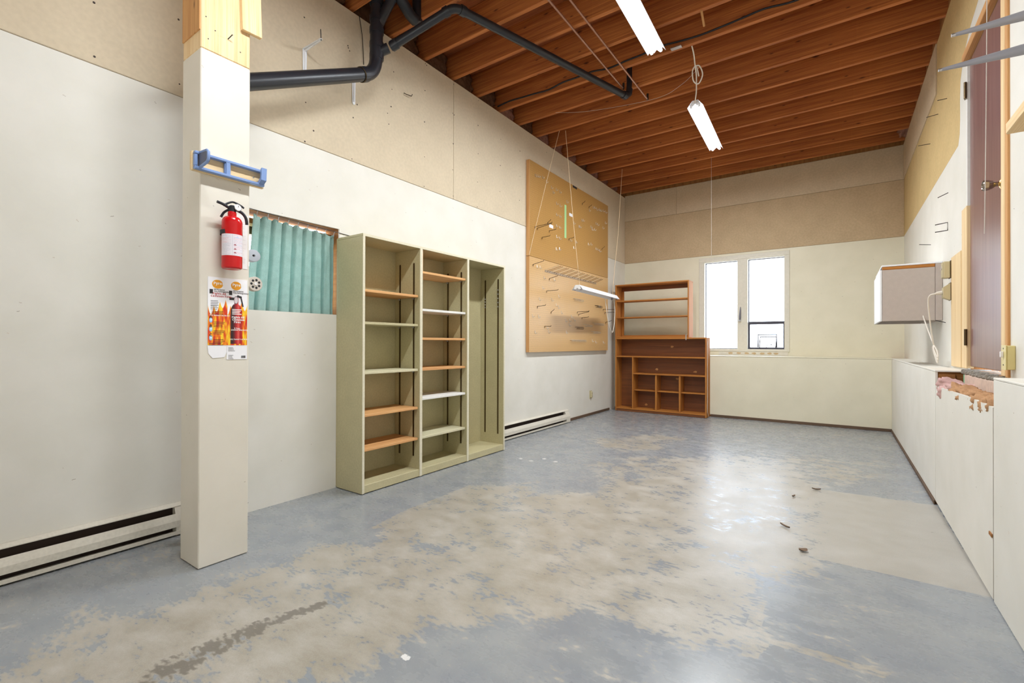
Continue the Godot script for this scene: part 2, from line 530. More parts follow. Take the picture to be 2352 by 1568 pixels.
func floor_texture(x0: float, x1: float, z0: float, z1: float, w: int, h: int) -> Array:
	# coarse map of where the paint is gone
	var cw := 180
	var chh := 200
	var soft := Image.create(cw, chh, false, Image.FORMAT_L8)
	var hard := Image.create(cw * 3, chh * 3, false, Image.FORMAT_RGB8)
	var pa := pv(FL_A); var pb := pv(FL_B); var pc := pv(FL_C); var pd := pv(FL_D); var pe := pv(FL_E); var pg := pv(FL_G)
	var edge := pv([FL_A[0], FL_A[1], FL_A[2], [-1.95, -2.45], [-2.0, -1.95]])
	for j in chh:
		for i in cw:
			var p := Vector2(lerpf(x0, x1, (i + 0.5) / cw), lerpf(z0, z1, (j + 0.5) / chh))
			var v := 0.10
			if Geometry2D.is_point_in_polygon(p, pa): v = 0.80
			elif Geometry2D.is_point_in_polygon(p, pe): v = 0.62
			elif Geometry2D.is_point_in_polygon(p, pg): v = 0.46
			soft.set_pixel(i, j, Color(v, v, v))
	for j in chh * 3:
		for i in cw * 3:
			var p := Vector2(lerpf(x0, x1, (i + 0.5) / (cw * 3)), lerpf(z0, z1, (j + 0.5) / (chh * 3)))
			var r := 0.0
			if Geometry2D.is_point_in_polygon(p, edge) or Geometry2D.is_point_in_polygon(p, pc) or Geometry2D.is_point_in_polygon(p, pd): r = 1.0
			var gn := 1.0 if Geometry2D.is_point_in_polygon(p, pb) else 0.0
			# keep the paint crisp outside the straight masked edge
			var b := 0.0
			if p.x < -2.0 and p.y < -1.60 and p.y > -2.80 and not Geometry2D.is_point_in_polygon(p, pa): b = 1.0
			if r + gn + b > 0.0:
				hard.set_pixel(i, j, Color(r, gn, b))
	soft.resize(cw / 9, chh / 9, Image.INTERPOLATE_BILINEAR)
	soft.resize(w, h, Image.INTERPOLATE_CUBIC)
	hard.resize(w, h, Image.INTERPOLATE_BILINEAR)
	soft.convert(Image.FORMAT_L8)
	var sd := soft.get_data()
	var hd := hard.get_data()
	var per := w / (x1 - x0)
	var mk := func(sd_: int, cells: float, oct: int, sx: float) -> PackedByteArray:   # noise with features of so many metres
		var n := FastNoiseLite.new()
		n.noise_type = FastNoiseLite.TYPE_SIMPLEX_SMOOTH
		n.seed = sd_
		n.frequency = 1.0 / (cells * per)
		n.fractal_octaves = oct
		n.offset = Vector3(x0 * per, z0 * per, 0)
		var im := n.get_image(int(w / sx), h, false, false, true)
		im.resize(w, h, Image.INTERPOLATE_CUBIC)
		im.convert(Image.FORMAT_L8)
		return im.get_data()
	var big: PackedByteArray = mk.call(101, 0.55, 4, 1.0)
	var mid: PackedByteArray = mk.call(102, 0.12, 5, 1.6)
	var fine: PackedByteArray = mk.call(103, 0.022, 3, 2.2)
	var grit: PackedByteArray = mk.call(104, 0.006, 2, 1.0)
	var tone: PackedByteArray = mk.call(105, 0.30, 3, 1.0)
	var dirt := PackedFloat32Array()
	dirt.resize(w * h)
	for line in [STAIN, STAIN2]:
		for k in line.size() - 1:
			var a := Vector2(line[k][0], line[k][1])
			var b := Vector2(line[k + 1][0], line[k + 1][1])
			var wd: float = maxf(line[k][2], line[k + 1][2]) * 1.3
			var lo := a.min(b) - Vector2(wd, wd)
			var hi := a.max(b) + Vector2(wd, wd)
			for j in range(maxi(0, int((lo.y - z0) / (z1 - z0) * h)), mini(h, int((hi.y - z0) / (z1 - z0) * h) + 1)):
				for i in range(maxi(0, int((lo.x - x0) * per)), mini(w, int((hi.x - x0) * per) + 1)):
					var p := Vector2(x0 + i / per, lerpf(z0, z1, float(j) / h))
					var q := Geometry2D.get_closest_point_to_segment(p, a, b)
					var t := clampf((p - a).dot(b - a) / maxf((b - a).length_squared(), 1e-6), 0.0, 1.0)
					var ww: float = lerpf(line[k][2], line[k + 1][2], t)
					var d := 1.0 - p.distance_to(q) / ww
					dirt[j * w + i] = maxf(dirt[j * w + i], d)
	var out := PackedByteArray()
	out.resize(w * h * 3)
	var ro := PackedByteArray()
	ro.resize(w * h)
	var k3 := 0
	for k in w * h:
		var nb := big[k] / 255.0 - 0.5
		var nm := mid[k] / 255.0 - 0.5
		var nf := fine[k] / 255.0 - 0.5
		var ng := grit[k] / 255.0 - 0.5
		var cover := 0.47 + (sd[k] / 255.0 - 0.47) * 0.9 + nb * 0.5 + nm * 0.75 + nf * 0.75
		if hd[k3] > 127: cover = maxf(cover, 0.58 + nf * 0.5)
		if hd[k3 + 2] > 127: cover = minf(cover, 0.30 + nf * 0.55)
		var strip := hd[k3 + 1] / 255.0 * smoothstep(-0.32, 0.0, x0 + (k % w) / per)
		cover = maxf(cover, strip * (0.75 + nf * 0.5))
		var bare := clampf((cover - 0.40) / 0.22, 0.0, 1.0)
		var nt := tone[k] / 255.0 - 0.5
		var pr := 144.0 + nt * 16.0 + nm * 9.0 + ng * 10.0
		var pg2 := 147.0 + nt * 14.0 + nm * 8.0 + ng * 10.0
		var pb2 := 149.0 + nt * 8.0 + nm * 6.0 + ng * 10.0
		var br := 165.0 + nt * 22.0 + nm * 18.0 + nf * 10.0 + ng * 18.0
		var bg := 158.0 + nt * 24.0 + nm * 20.0 + nf * 12.0 + ng * 18.0
		var bb := 145.0 + nt * 28.0 + nm * 24.0 + nf * 14.0 + ng * 18.0
		if strip > 0.0:
			br = lerpf(br, 172.0 + nm * 10.0 + ng * 12.0, strip * 0.7); bg = lerpf(bg, 168.0 + nm * 10.0 + ng * 12.0, strip * 0.7); bb = lerpf(bb, 160.0 + nm * 10.0 + ng * 12.0, strip * 0.7)
		var r := lerpf(pr, br, bare)
		var g := lerpf(pg2, bg, bare)
		var b := lerpf(pb2, bb, bare)
		if dirt[k] > 0.0:
			var dd := clampf((dirt[k] * 0.9 + nm * 1.6 + nf * 1.6 - 0.25) * 1.2, 0.0, 0.55)
			r = lerpf(r, 82.0, dd); g = lerpf(g, 76.0, dd); b = lerpf(b, 68.0, dd)
		out[k3] = int(clampf(r, 0, 255)); out[k3 + 1] = int(clampf(g, 0, 255)); out[k3 + 2] = int(clampf(b, 0, 255))
		ro[k] = int(255.0 * clampf(lerpf(0.28, 0.36, bare) + nm * 0.12 + nf * 0.08, 0.2, 0.9))
		k3 += 3
	var im := Image.create_from_data(w, h, false, Image.FORMAT_RGB8, out)
	for c in CHIPS:
		var cx := int((c[0] - x0) * per)
		var cy := int((c[1] - z0) / (z1 - z0) * h)
		for j in range(-9, 10):
			for i in range(-9, 10):
				var d := Vector2(i, j).length() / (9.0 if c[1] < -3.0 else 5.0) + (fine[clampi((cy + j) * w + cx + i, 0, w * h - 1)] / 255.0 - 0.5)
				if d < 0.8 and cx + i >= 0 and cx + i < w and cy + j >= 0 and cy + j < h:
					im.set_pixel(cx + i, cy + j, rgb8(222, 220, 216))
	return [ImageTexture.create_from_image(im), ImageTexture.create_from_image(Image.create_from_data(w, h, false, Image.FORMAT_L8, ro))]

func build_floor() -> void:
	var x0 := -3.2
	var x1 := 0.7
	var am := ArrayMesh.new()
	var spans := [[-7.8, -3.9, 1024, 1024], [-3.9, 0.1, 1536, 1536], [0.1, 2.75, 64, 64]]
	for k in 3:
		var sp: Array = spans[k]
		var m := mat("floor_%d" % k, Color.WHITE, 1.0, 0.0, 0.5)
		var tx := floor_texture(x0, x1, sp[0], sp[1], sp[2], sp[3])
		m.albedo_texture = tx[0]
		m.roughness_texture = tx[1]
		m.roughness_texture_channel = BaseMaterial3D.TEXTURE_CHANNEL_RED
		m.texture_repeat = false
		var s := S()
		quad(s, Vector3(x0, 0, sp[0]), Vector3(x1, 0, sp[0]), Vector3(x1, 0, sp[1]), Vector3(x0, 0, sp[1]), Vector3.UP, Vector2(0, 0), Vector2(1, 0), Vector2(1, 1), Vector2(0, 1))
		s.commit(am)
		am.surface_set_material(k, m)
	var s2 := S()
	bx(s2, Vector3(x0, -0.12, -7.8), Vector3(x1, -0.001, 2.75), 0.0)
	s2.commit(am)
	am.surface_set_material(3, mats["grey_sill"])
	var o := MeshInstance3D.new()
	o.name = "floor"
	o.mesh = am
	o.set_meta("kind", "structure")
	add_child(o, true)

const SCREWS := [[3.309,-1.816],[3.296,-2.166],[3.282,-2.170],[3.265,-2.182],[2.888,-2.250],[2.726,-1.829],[2.552,-1.889],[2.453,-1.824],[2.456,-2.205],[2.774,-2.215],[3.010,-2.581],[2.941,-2.545],[2.857,-2.559],[3.550,-2.986],[3.557,-2.969],[3.157,-2.589],[3.314,-2.965],[3.310,-2.607],[3.032,-2.961],[2.721,-2.962],[2.456,-2.958],[3.545,-3.344],[3.260,-3.333],[3.251,-3.351],[2.971,-3.340],[2.719,-3.335],[2.470,-3.342],[3.547,-3.720],[3.290,-3.714],[3.000,-3.716],[2.709,-3.710],[2.453,-3.704],[3.288,-4.105],[3.000,-4.098],[2.713,-4.092],[3.286,-4.479],[2.993,-4.480],[2.714,-4.472],[2.745,-0.705],[2.867,-1.067],[2.508,-1.073],[2.478,-0.708],[3.232,-4.840],[3.472,-5.077],[3.373,-5.473]]
const SCREWS_F := [[-0.764,3.645],[-1.193,3.620],[-1.875,3.713],[-2.433,3.574],[0.315,3.595],[0.306,3.460],[-0.087,3.439],[0.301,3.214],[-0.531,3.329],[-0.875,3.338],[-1.222,3.154],[-2.117,3.129],[-0.092,3.202],[0.655,3.572],[0.655,3.166],[-2.841,3.426],[-1.590,3.317],[-0.389,3.686]]

func dots(parent: Node, spots: Array, face: int) -> void:      # nail and screw heads too small to tell apart singly
	var s := S()
	for p in spots:
		var xf := Transform3D(Basis(Vector3.BACK, -PI / 2), Vector3(XL, p[0], p[1])) if face == 0 else Transform3D(Basis(Vector3.RIGHT, PI / 2), Vector3(p[0], p[1], ZF))
		var r := rng.randf_range(0.004, 0.0062)
		lathe(s, [Vector2(r, -0.001), Vector2(r, 0.0012), Vector2(0, 0.0018)], xf, 8)
	var o := mesh(s, "screw_heads", "screw_head", parent)
	o.set_meta("kind", "stuff")

func structure() -> void:
	build_floor()
	# ---- left wall
	var wl := setting("wall_left")
	var c := -0.013
	for b in [[0.0, 3.57, ZB + 0.1, -1.25], [0.0, 3.57, -2.10, ZF - 0.2], [0.0, 1.268, -1.25, -2.10], [1.90, 3.57, -1.25, -2.10]]:
		part_box("wall_core", "stud_wood", wl, Vector3(XL + c, b[0], b[2]), Vector3(XL - 0.17, b[1], b[3]), 0.0)
	part_box("painted_panel", "wall_paint", wl, Vector3(XL, 0.0, ZB), Vector3(XL + c, 2.437, -1.20), 0.0)
	var lp := S()
	prism(lp, pv([[-1.202, 0.0], [ZF, 0.0], [ZF, 2.437], [-1.202, 2.437], [-1.202, 1.902], [-2.10, 1.902], [-2.10, 1.268], [-1.202, 1.268]]), along_x(XL + c), -c)
	mesh(lp, "painted_panel", "wall_paint", wl)
	for b in [[ZB, -1.20], [-1.203, -3.344], [-3.347, -5.782], [-5.785, ZF]]:
		part_box("drywall_sheet", "drywall", wl, Vector3(XL + 0.0005, 2.441, b[0]), Vector3(XL + c, 3.575, b[1]), 0.003)
	dots(wl, SCREWS, 0)
	# ---- far wall, above and below its ledge
	var wf := setting("wall_far")
	for b in [[XL - 0.17, -1.745, 0.0, 3.84], [-0.625, XU + 0.15, 0.0, 3.84], [-1.745, -0.625, 0.0, 0.968], [-1.745, -0.625, 2.342, 3.84]]:
		part_box("wall_core", "stud_wood", wf, Vector3(b[0], b[2], ZF - 0.013), Vector3(b[1], b[3], ZF - 0.16), 0.0)
	for b in [[XL, -1.745, 0.8, 2.433], [-0.625, XU, 0.8, 2.433], [-1.745, -0.625, 0.8, 0.968], [-1.745, -0.625, 2.342, 2.433]]:
		part_box("painted_panel", "cream_paint", wf, Vector3(b[0], b[2], ZF), Vector3(b[1], b[3], ZF - 0.013), 0.0)
	part_box("drywall_sheet", "kraft_drywall", wf, Vector3(XL, 2.436, ZF + 0.002), Vector3(XU, 3.158, ZF - 0.013), 0.002)
	part_box("drywall_sheet", "grey_drywall", wf, Vector3(XL, 3.161, ZF + 0.004), Vector3(-2.16, 3.60, ZF - 0.013), 0.002)
	part_box("drywall_sheet", "grey_drywall", wf, Vector3(-2.157, 3.161, ZF + 0.004), Vector3(XU, 3.60, ZF - 0.013), 0.002)
	dots(wf, SCREWS_F, 1)
	var low := setting("wall_far_lower")
	part_box("painted_panel", "cream_paint", low, Vector3(XL, 0.03, ZP), Vector3(XP, YL - 0.011, ZP - 0.013), 0.001)
	part_box("ledge_board", "cream_paint", low, Vector3(XL, YL - 0.010, ZP + 0.004), Vector3(XP + 0.02, YL, ZF), 0.002)
	part_box("wall_core", "stud_wood", low, Vector3(XL, 0.0, ZP - 0.013), Vector3(XU, YL - 0.010, ZF), 0.0)
	# ---- behind the camera
	var wb := setting("wall_back")
	part_box("painted_panel", "wall_paint", wb, Vector3(XL - 0.17, 0, ZB), Vector3(XU + 0.15, 2.437, ZB + 0.12), 0.0)
	part_box("drywall_sheet", "drywall", wb, Vector3(XL - 0.17, 2.44, ZB), Vector3(XU + 0.15, 3.84, ZB + 0.12), 0.0)
	# ---- baseboards
	for b in [["baseboard_left", Vector3(XL, 0, -5.64), Vector3(XL + 0.011, 0.036, -7.05)], ["baseboard_far", Vector3(-1.54, 0, ZP), Vector3(XP, 0.036, ZP + 0.011)]]:
		var s := S()
		bx(s, b[1], b[2], 0.002)
		var o := mesh(s, b[0], "baseboard_wood")
		o.set_meta("kind", "structure")
	var s3 := S()
	bx(s3, Vector3(XP, 0, ZP), Vector3(XP - 0.008, 0.028, -4.155), 0.002)
	mesh(s3, "baseboard_right", "baseboard_wood").set_meta("kind", "structure")

# ------------------------------------------------------------------ ceiling: deck, joists, rim, batts between the joist ends
func ceiling() -> void:
	var cl := setting("ceiling")
	for k in 11:      # the deck sheets above the joists
		part_box("deck_sheet", "deck_wood", cl, Vector3(XL - 0.3, 3.836, ZB + 0.12 - k * 1.22), Vector3(XU + 0.3, 3.86, ZB + 0.12 - (k + 1) * 1.22 + 0.003), 0.0)
	var z := -7.519
	var shapes := []
	for k in 3:
		var s := S()
		bx(s, Vector3(XL - 0.17, 3.60, -0.038), Vector3(XU + 0.15, 3.835, 0.0), 0.003, Vector2(k * 1.7, k * 0.37))
		var am := s.commit()
		am.surface_set_material(0, mats["joist_wood"])
		shapes.append(am)
	var i := 0
	while z < ZB:
		var o := MeshInstance3D.new()
		o.name = "joist"
		o.mesh = shapes[i % 3]
		o.position = Vector3(0, rng.randf_range(-0.002, 0.002), z)
		cl.add_child(o, true)
		z += 0.38
		i += 1
	part_box("wall_plate", "stud_wood", cl, Vector3(XL - 0.03, 3.571, ZB + 0.1), Vector3(XL - 0.17, 3.598, ZF - 0.2), 0.002)
	part_box("rim_joist", "joist_wood", cl, Vector3(XL - 0.17, 3.56, ZB + 0.1), Vector3(XL - 0.21, 3.836, ZF - 0.2), 0.0)
	part_box("rim_joist", "joist_wood", cl, Vector3(XU + 0.15, 3.56, ZB + 0.1), Vector3(XU + 0.19, 3.836, ZF - 0.2), 0.0)
	# batts of glass wool stuffed between the joist ends over the left wall
	z = -7.519
	i = 0
	while z < -2.0:
		var b := lump(Vector3(0.10, 0.22, 0.335), 40 + i, 0.022)
		var o := mesh(b, "insulation_batt", "brown_wool" if i > 8 or i % 4 == 3 else "mauve_wool", cl)
		o.position = Vector3(XL - 0.10, 3.715, z + 0.19)
		z += 0.38
		i += 1
	var far_batt := mesh(lump(Vector3(0.12, 0.20, 0.30), 77, 0.03), "insulation_batt", "mauve_wool", cl)
	far_batt.position = Vector3(XU - 0.02, 3.70, -7.52 + 0.20)

# A soft lump: a box of so many metres, rounded and ruffled.
func lump(size: Vector3, noise_seed: int, rough: float) -> SurfaceTool:
	var n := FastNoiseLite.new()
	n.seed = noise_seed
	n.frequency = 11.0
	n.fractal_octaves = 3
	var s := S()
	s.set_smooth_group(1)
	var k := 9
	var at := func(ax: int, sg: float, u: float, v: float) -> Vector3:
		var p := Vector3.ZERO
		p[ax] = sg; p[(ax + 1) % 3] = u; p[(ax + 2) % 3] = v
		p = p.lerp(p.normalized(), 0.35)
		var d := n.get_noise_3dv(p * 0.13 + Vector3(noise_seed, 0, 0))
		var q := p * size * 0.5
		return q + p.normalized() * d * rough * 2.0
	for ax in 3:
		for sg in [-1.0, 1.0]:
			for i in k:
				for j in k:
					var c := []
					for e in [[0, 0], [1, 0], [1, 1], [0, 1]]:
						c.append(at.call(ax, sg, (i + e[0]) * 2.0 / k - 1.0, (j + e[1]) * 2.0 / k - 1.0))
					var order := [0, 2, 1, 0, 3, 2] if sg > 0 else [0, 1, 2, 0, 2, 3]
					for q in order:
						s.set_uv(Vector2(c[q].x, c[q].z)); s.add_vertex(c[q])
	s.index()
	s.generate_normals()
	return s

# ------------------------------------------------------------------ the far window
func far_window() -> void:
	var w := setting("window_1")
	var z := ZF + 0.012
	# face frame: head, sill, jambs, mullion
	for b in [[-1.808, -0.580, 2.336, 2.400], [-1.808, -0.580, 0.950, 0.986], [-1.808, -1.728, 0.986, 2.336], [-0.645, -0.580, 0.986, 2.336], [-1.258, -1.120, 0.986, 2.336]]:
		part_box("frame_board", "window_paint", w, Vector3(b[0], b[2], z), Vector3(b[1], b[3], ZF - 0.02), 0.003)
	# reveals
	for b in [[-1.745, -1.728], [-0.645, -0.625], [-1.258, -1.120]]:
		part_box("reveal", "white_paint", w, Vector3(b[0], 0.97, ZF - 0.02), Vector3(b[1], 2.34, ZF - 0.15), 0.0)
	part_box("reveal", "white_paint", w, Vector3(-1.745, 2.325, ZF - 0.02), Vector3(-0.625, 2.342, ZF - 0.15), 0.0)
	part_box("reveal", "white_paint", w, Vector3(-1.745, 0.968, ZF - 0.02), Vector3(-0.625, 0.986, ZF - 0.15), 0.0)
	# left pane with its thin dark gasket
	gasket(w, -1.728, -1.258, 0.986, 2.325, ZF - 0.075, 0.010)
	pane(w, -1.72, -1.266, 0.994, 2.317, ZF - 0.080)
	# right: fixed light over a black framed awning sash
	gasket(w, -1.120, -0.645, 1.385, 2.325, ZF - 0.075, 0.010)
	pane(w, -1.112, -0.653, 1.39, 2.317, ZF - 0.080)
	for b in [[-1.120, -0.645, 1.352, 1.386], [-1.120, -0.645, 0.986, 1.012], [-1.120, -1.096, 1.012, 1.352], [-0.664, -0.645, 1.012, 1.352]]:
		part_box("sash_rail", "window_black", w, Vector3(b[0], b[2], ZF - 0.045), Vector3(b[1], b[3], ZF - 0.095), 0.003)
	pane(w, -1.098, -0.662, 1.010, 1.354, ZF - 0.072)
	# crank handle on the mullion
	var h := Node3D.new()
	h.name = "crank_handle"
	w.add_child(h, true)
	var s := S()
	tube(s, [Vector3(-1.221, 1.425, z + 0.004), Vector3(-1.219, 1.47, z + 0.030), Vector3(-1.213, 1.56, z + 0.034), Vector3(-1.211, 1.615, z + 0.030)], [0.013, 0.014, 0.010, 0.004], 10)
	mesh(s, "lever", "handle_grey", h)
	part_box("base_plate", "steel", h, Vector3(-1.240, 1.400, z), Vector3(-1.206, 1.424, z + 0.03), 0.003)
	# peeling strip under the frame
	var ap := setting("trim_1")
	part_box("apron_board", "window_paint", ap, Vector3(-1.52, YL + 0.001, ZF + 0.006), Vector3(-0.60, 0.948, ZF), 0.001)
	var r := RandomNumberGenerator.new()
	r.seed = 5
	for k in 7:
		var x := -1.36 + k * 0.105 + r.randf_range(-0.02, 0.02)
		var q := S()
		var out := PackedVector2Array()
		for j in 9:
			var a := TAU * j / 9.0
			out.append(Vector2(x + cos(a) * 0.036 * r.randf_range(0.6, 1.1), 0.924 + sin(a) * 0.017 * r.randf_range(0.6, 1.1)))
		prism(q, out, along_z(ZF + 0.0058), 0.0012)
		mesh(q, "bare_patch", "patch_brown", ap)
	# a thin black stay of bent wire in the opened sash
	var st := thing("window_stay", "thin black wire stay standing inside the lower window pane", "window stay", Vector3(0, 0, 0))
	var y0 := 1.013
	var f1 := S()
	tube(f1, [Vector3(-0.985, y0, ZF - 0.030), Vector3(-0.985, 1.200, ZF - 0.030), Vector3(-0.745, 1.200, ZF - 0.030), Vector3(-0.745, y0, ZF - 0.030)], 0.0085, 8)
	mesh(f1, "outer_loop", "window_black", st)
	var f2 := S()
	tube(f2, [Vector3(-0.965, y0, ZF - 0.015), Vector3(-0.950, 1.165, ZF + 0.010), Vector3(-0.742, 1.165, ZF + 0.010), Vector3(-0.755, y0, ZF - 0.015)], 0.007, 8)
	mesh(f2, "inner_loop", "window_black", st)
	var f3 := S()
	tube(f3, [Vector3(-0.872, y0, ZF - 0.018), Vector3(-0.872, 1.045, ZF - 0.010), Vector3(-0.80, 1.052, ZF - 0.010)], 0.005, 6)
	mesh(f3, "catch", "window_black", st)

func gasket(w: Node, x0: float, x1: float, y0: float, y1: float, z: float, t: float) -> void:
	var s := S()
	bx(s, Vector3(x0, y1 - t, z), Vector3(x1, y1, z - 0.02), 0.0)
	bx(s, Vector3(x0, y0, z), Vector3(x1, y0 + t, z - 0.02), 0.0)
	bx(s, Vector3(x0, y0 + t, z), Vector3(x0 + t, y1 - t, z - 0.02), 0.0)
	bx(s, Vector3(x1 - t, y0 + t, z), Vector3(x1, y1 - t, z - 0.02), 0.0)
	mesh(s, "gasket", "window_black", w)

func pane(w: Node, x0: float, x1: float, y0: float, y1: float, z: float) -> void:
	var s := S()
	quad(s, Vector3(x0, y0, z), Vector3(x1, y0, z), Vector3(x1, y1, z), Vector3(x0, y1, z), Vector3.BACK)
	mesh(s, "pane", "glass", w)

# ------------------------------------------------------------------ right wall, low wall, raised door
func right_wall_and_door() -> void:
	var w := setting("wall_right")
	var ax := along_x(XU)
	for b in [[-7.9, -4.14, 0.0, 3.84], [-3.32, ZB + 0.1, 0.0, 3.84], [-4.14, -3.32, 2.905, 3.84], [-4.14, -3.32, 0.0, 0.90]]:
		part_box("wall_core", "stud_wood", w, Vector3(XU + 0.013, b[2], b[0]), Vector3(XU + 0.15, b[3], b[1]), 0.0)
	var q := S()      # painted below eight feet and round the door
	prism(q, pv([[ZF, 0.70], [-4.14, 0.70], [-4.14, 2.905], [-3.32, 2.905], [-3.32, 0.70], [ZB, 0.70], [ZB, 3.10], [-3.846, 3.10], [-4.05, 3.06], [-4.25, 2.97], [-4.345, 2.85], [-4.362, 2.72], [-4.358, 2.60], [-4.372, 2.50], [-4.42, 2.437], [ZF, 2.437]]), ax, 0.013)
	mesh(q, "painted_panel", "wall_paint", w)
	q = S()
	prism(q, pv([[ZF, 2.439], [-4.422, 2.439], [-4.374, 2.502], [-4.360, 2.60], [-4.364, 2.72], [-4.347, 2.852], [-4.252, 2.972], [-4.05, 3.062], [-3.846, 3.102], [ZB, 3.102], [ZB, 3.60], [-5.280, 3.60], [-5.280, 3.172], [ZF, 3.165]]), ax, 0.013)
	mesh(q, "drywall_sheet", "yellow_drywall", w)
	q = S()
	prism(q, pv([[ZF, 3.168], [-5.283, 3.175], [-5.283, 3.60], [ZF, 3.60]]), along_x(XU - 0.008), 0.02)
	mesh(q, "drywall_sheet", "grey_drywall", w)
	# ---- low wall
	var lw := setting("wall_right_lower")
	part_box("painted_panel", "wall_paint", lw, Vector3(XP, 0.030, ZP), Vector3(XP + 0.013, YL - 0.011, -4.152), 0.001)
	part_box("ledge_board", "wall_paint", lw, Vector3(XP - 0.002, YL - 0.010, ZP), Vector3(XU, YL + 0.001, -4.145), 0.002)
	part_box("wall_core", "stud_wood", lw, Vector3(XP + 0.013, 0.0, ZP), Vector3(XU, YL - 0.012, -4.165), 0.0)
	q = S()      # the loose panel with a sawn top, a little askew
	prism(q, pv([[-4.146, 0.028], [-2.735, 0.006], [-2.735, 0.800], [-3.2, 0.803], [-3.7, 0.792], [-4.146, 0.790]]), along_x(XP + 0.001), 0.012)
	mesh(q, "loose_panel", "wall_paint", lw)
	part_box("painted_panel", "wall_paint", lw, Vector3(XP, 0.004, -2.716), Vector3(XP + 0.013, 0.915, ZB), 0.001)
	part_box("ledge_board", "wall_paint", lw, Vector3(XP - 0.001, 0.916, -2.716), Vector3(XU, 0.925, ZB), 0.002)
	part_box("wall_core", "stud_wood", lw, Vector3(XP + 0.013, 0.0, -2.722), Vector3(XU, 0.914, ZB), 0.0)
	# inside of the opened bay: stud ends, blocking, back board, wool
	for y in [0.60, 0.69, 0.78]:
		part_box("block", "stud_wood", lw, Vector3(XP + 0.016, y, -4.170), Vector3(XP + 0.10, y + 0.085, -4.150), 0.003)
	part_box("back_board", "plaster_pink", lw, Vector3(XP + 0.125, 0.02, -4.05), Vector3(XP + 0.150, 0.872, -2.722), 0.003)
	part_box("board_edge", "green_board", lw, Vector3(XP + 0.124, 0.55, -4.075), Vector3(XP + 0.150, 0.872, -4.052), 0.002)
	for k in 11:
		var sz := Vector3(0.085, 0.075, 0.15) * rng.randf_range(0.85, 1.15)
		var o := mesh(lump(sz, 90 + k, 0.010), "wool_tuft", "pink_wool" if k < 3 else "tan_wool", lw)
		o.position = Vector3(XP + 0.072, 0.772 + (0.035 if k == 0 else 0.0) + rng.randf_range(-0.015, 0.015), -4.06 + k * 0.125)
		o.rotation = Vector3(rng.randf() * 0.5, rng.randf() * 2.0, rng.randf() * 0.4)
	part_box("wool_bed", "tan_wool", lw, Vector3(XP + 0.014, 0.30, -4.14), Vector3(XP + 0.123, 0.745, -2.74), 0.01)
	# rough threshold under the door
	q = S()
	var r := RandomNumberGenerator.new()
	r.seed = 9
	for k in 34:
		var zz := -4.12 + k * 0.025
		var hh := r.randf_range(0.012, 0.034)
		bx(q, Vector3(XP + 0.118 + r.randf() * 0.02, 0.872, zz), Vector3(XU + 0.10, 0.872 + hh, zz + 0.03), 0.006)
	mesh(q, "threshold", "grey_sill", lw)
	# ---- the door
	var d := setting("door_1")
	part_box("door_leaf", "door_veneer", d, Vector3(XU + 0.012, 0.922, -4.136), Vector3(XU + 0.050, 2.885, -3.330), 0.003)
	part_box("jamb", "raw_wood", d, Vector3(XU - 0.012, 0.905, -3.325), Vector3(XU + 0.09, 2.93, -3.262), 0.003)
	part_box("jamb_edge", "old_wood", d, Vector3(XU - 0.010, 0.90, -3.262), Vector3(XU + 0.03, 2.93, -3.222), 0.003)
	part_box("jamb", "ply", d, Vector3(XU - 0.006, 0.906, -4.280), Vector3(XU + 0.03, 1.954, -4.139), 0.003)
	part_box("jamb", "white_paint", d, Vector3(XU - 0.002, 1.954, -4.165), Vector3(XU + 0.03, 2.90, -4.139), 0.002)
	part_box("shim_board", "ply", d, Vector3(XU - 0.012, 0.906, -4.602), Vector3(XU + 0.01, 1.690, -4.284), 0.003)
	part_box("head_casing", "old_wood", d, Vector3(XU - 0.022, 2.885, -4.165), Vector3(XU + 0.03, 2.935, -3.222), 0.003)
	for y in [1.055, 2.645]:
		var hg := Node3D.new()
		hg.name = "hinge"
		d.add_child(hg, true)
		var t := S()
		tube(t, [Vector3(XU - 0.010, y, -4.139), Vector3(XU - 0.010, y + 0.105, -4.139)], 0.008, 8)
		mesh(t, "hinge_pin", "bronze", hg)
		part_box("hinge_leaf", "bronze", hg, Vector3(XU - 0.009, y + 0.002, -4.172), Vector3(XU - 0.004, y + 0.103, -4.146), 0.001)
	# knob on its rose
	var kn := Node3D.new()
	kn.name = "door_knob"
	d.add_child(kn, true)
	var out := Transform3D(Basis(Vector3(0, 0, 1), Vector3(-1, 0, 0), Vector3(0, -1, 0)), Vector3(XU + 0.012, 1.885, -3.395))
	var t2 := S()
	lathe(t2, [Vector2(0, -0.004), Vector2(0.033, -0.003), Vector2(0.034, 0.004), Vector2(0.022, 0.012), Vector2(0.012, 0.016), Vector2(0.011, 0.022)], out)
	mesh(t2, "rose", "brass", kn)
	t2 = S()
	lathe(t2, [Vector2(0.011, 0.016), Vector2(0.012, 0.030), Vector2(0.020, 0.040), Vector2(0.026, 0.056), Vector2(0.0275, 0.072), Vector2(0.024, 0.077), Vector2(0.021, 0.073), Vector2(0, 0.072)], out)
	mesh(t2, "knob", "knob_metal", kn)

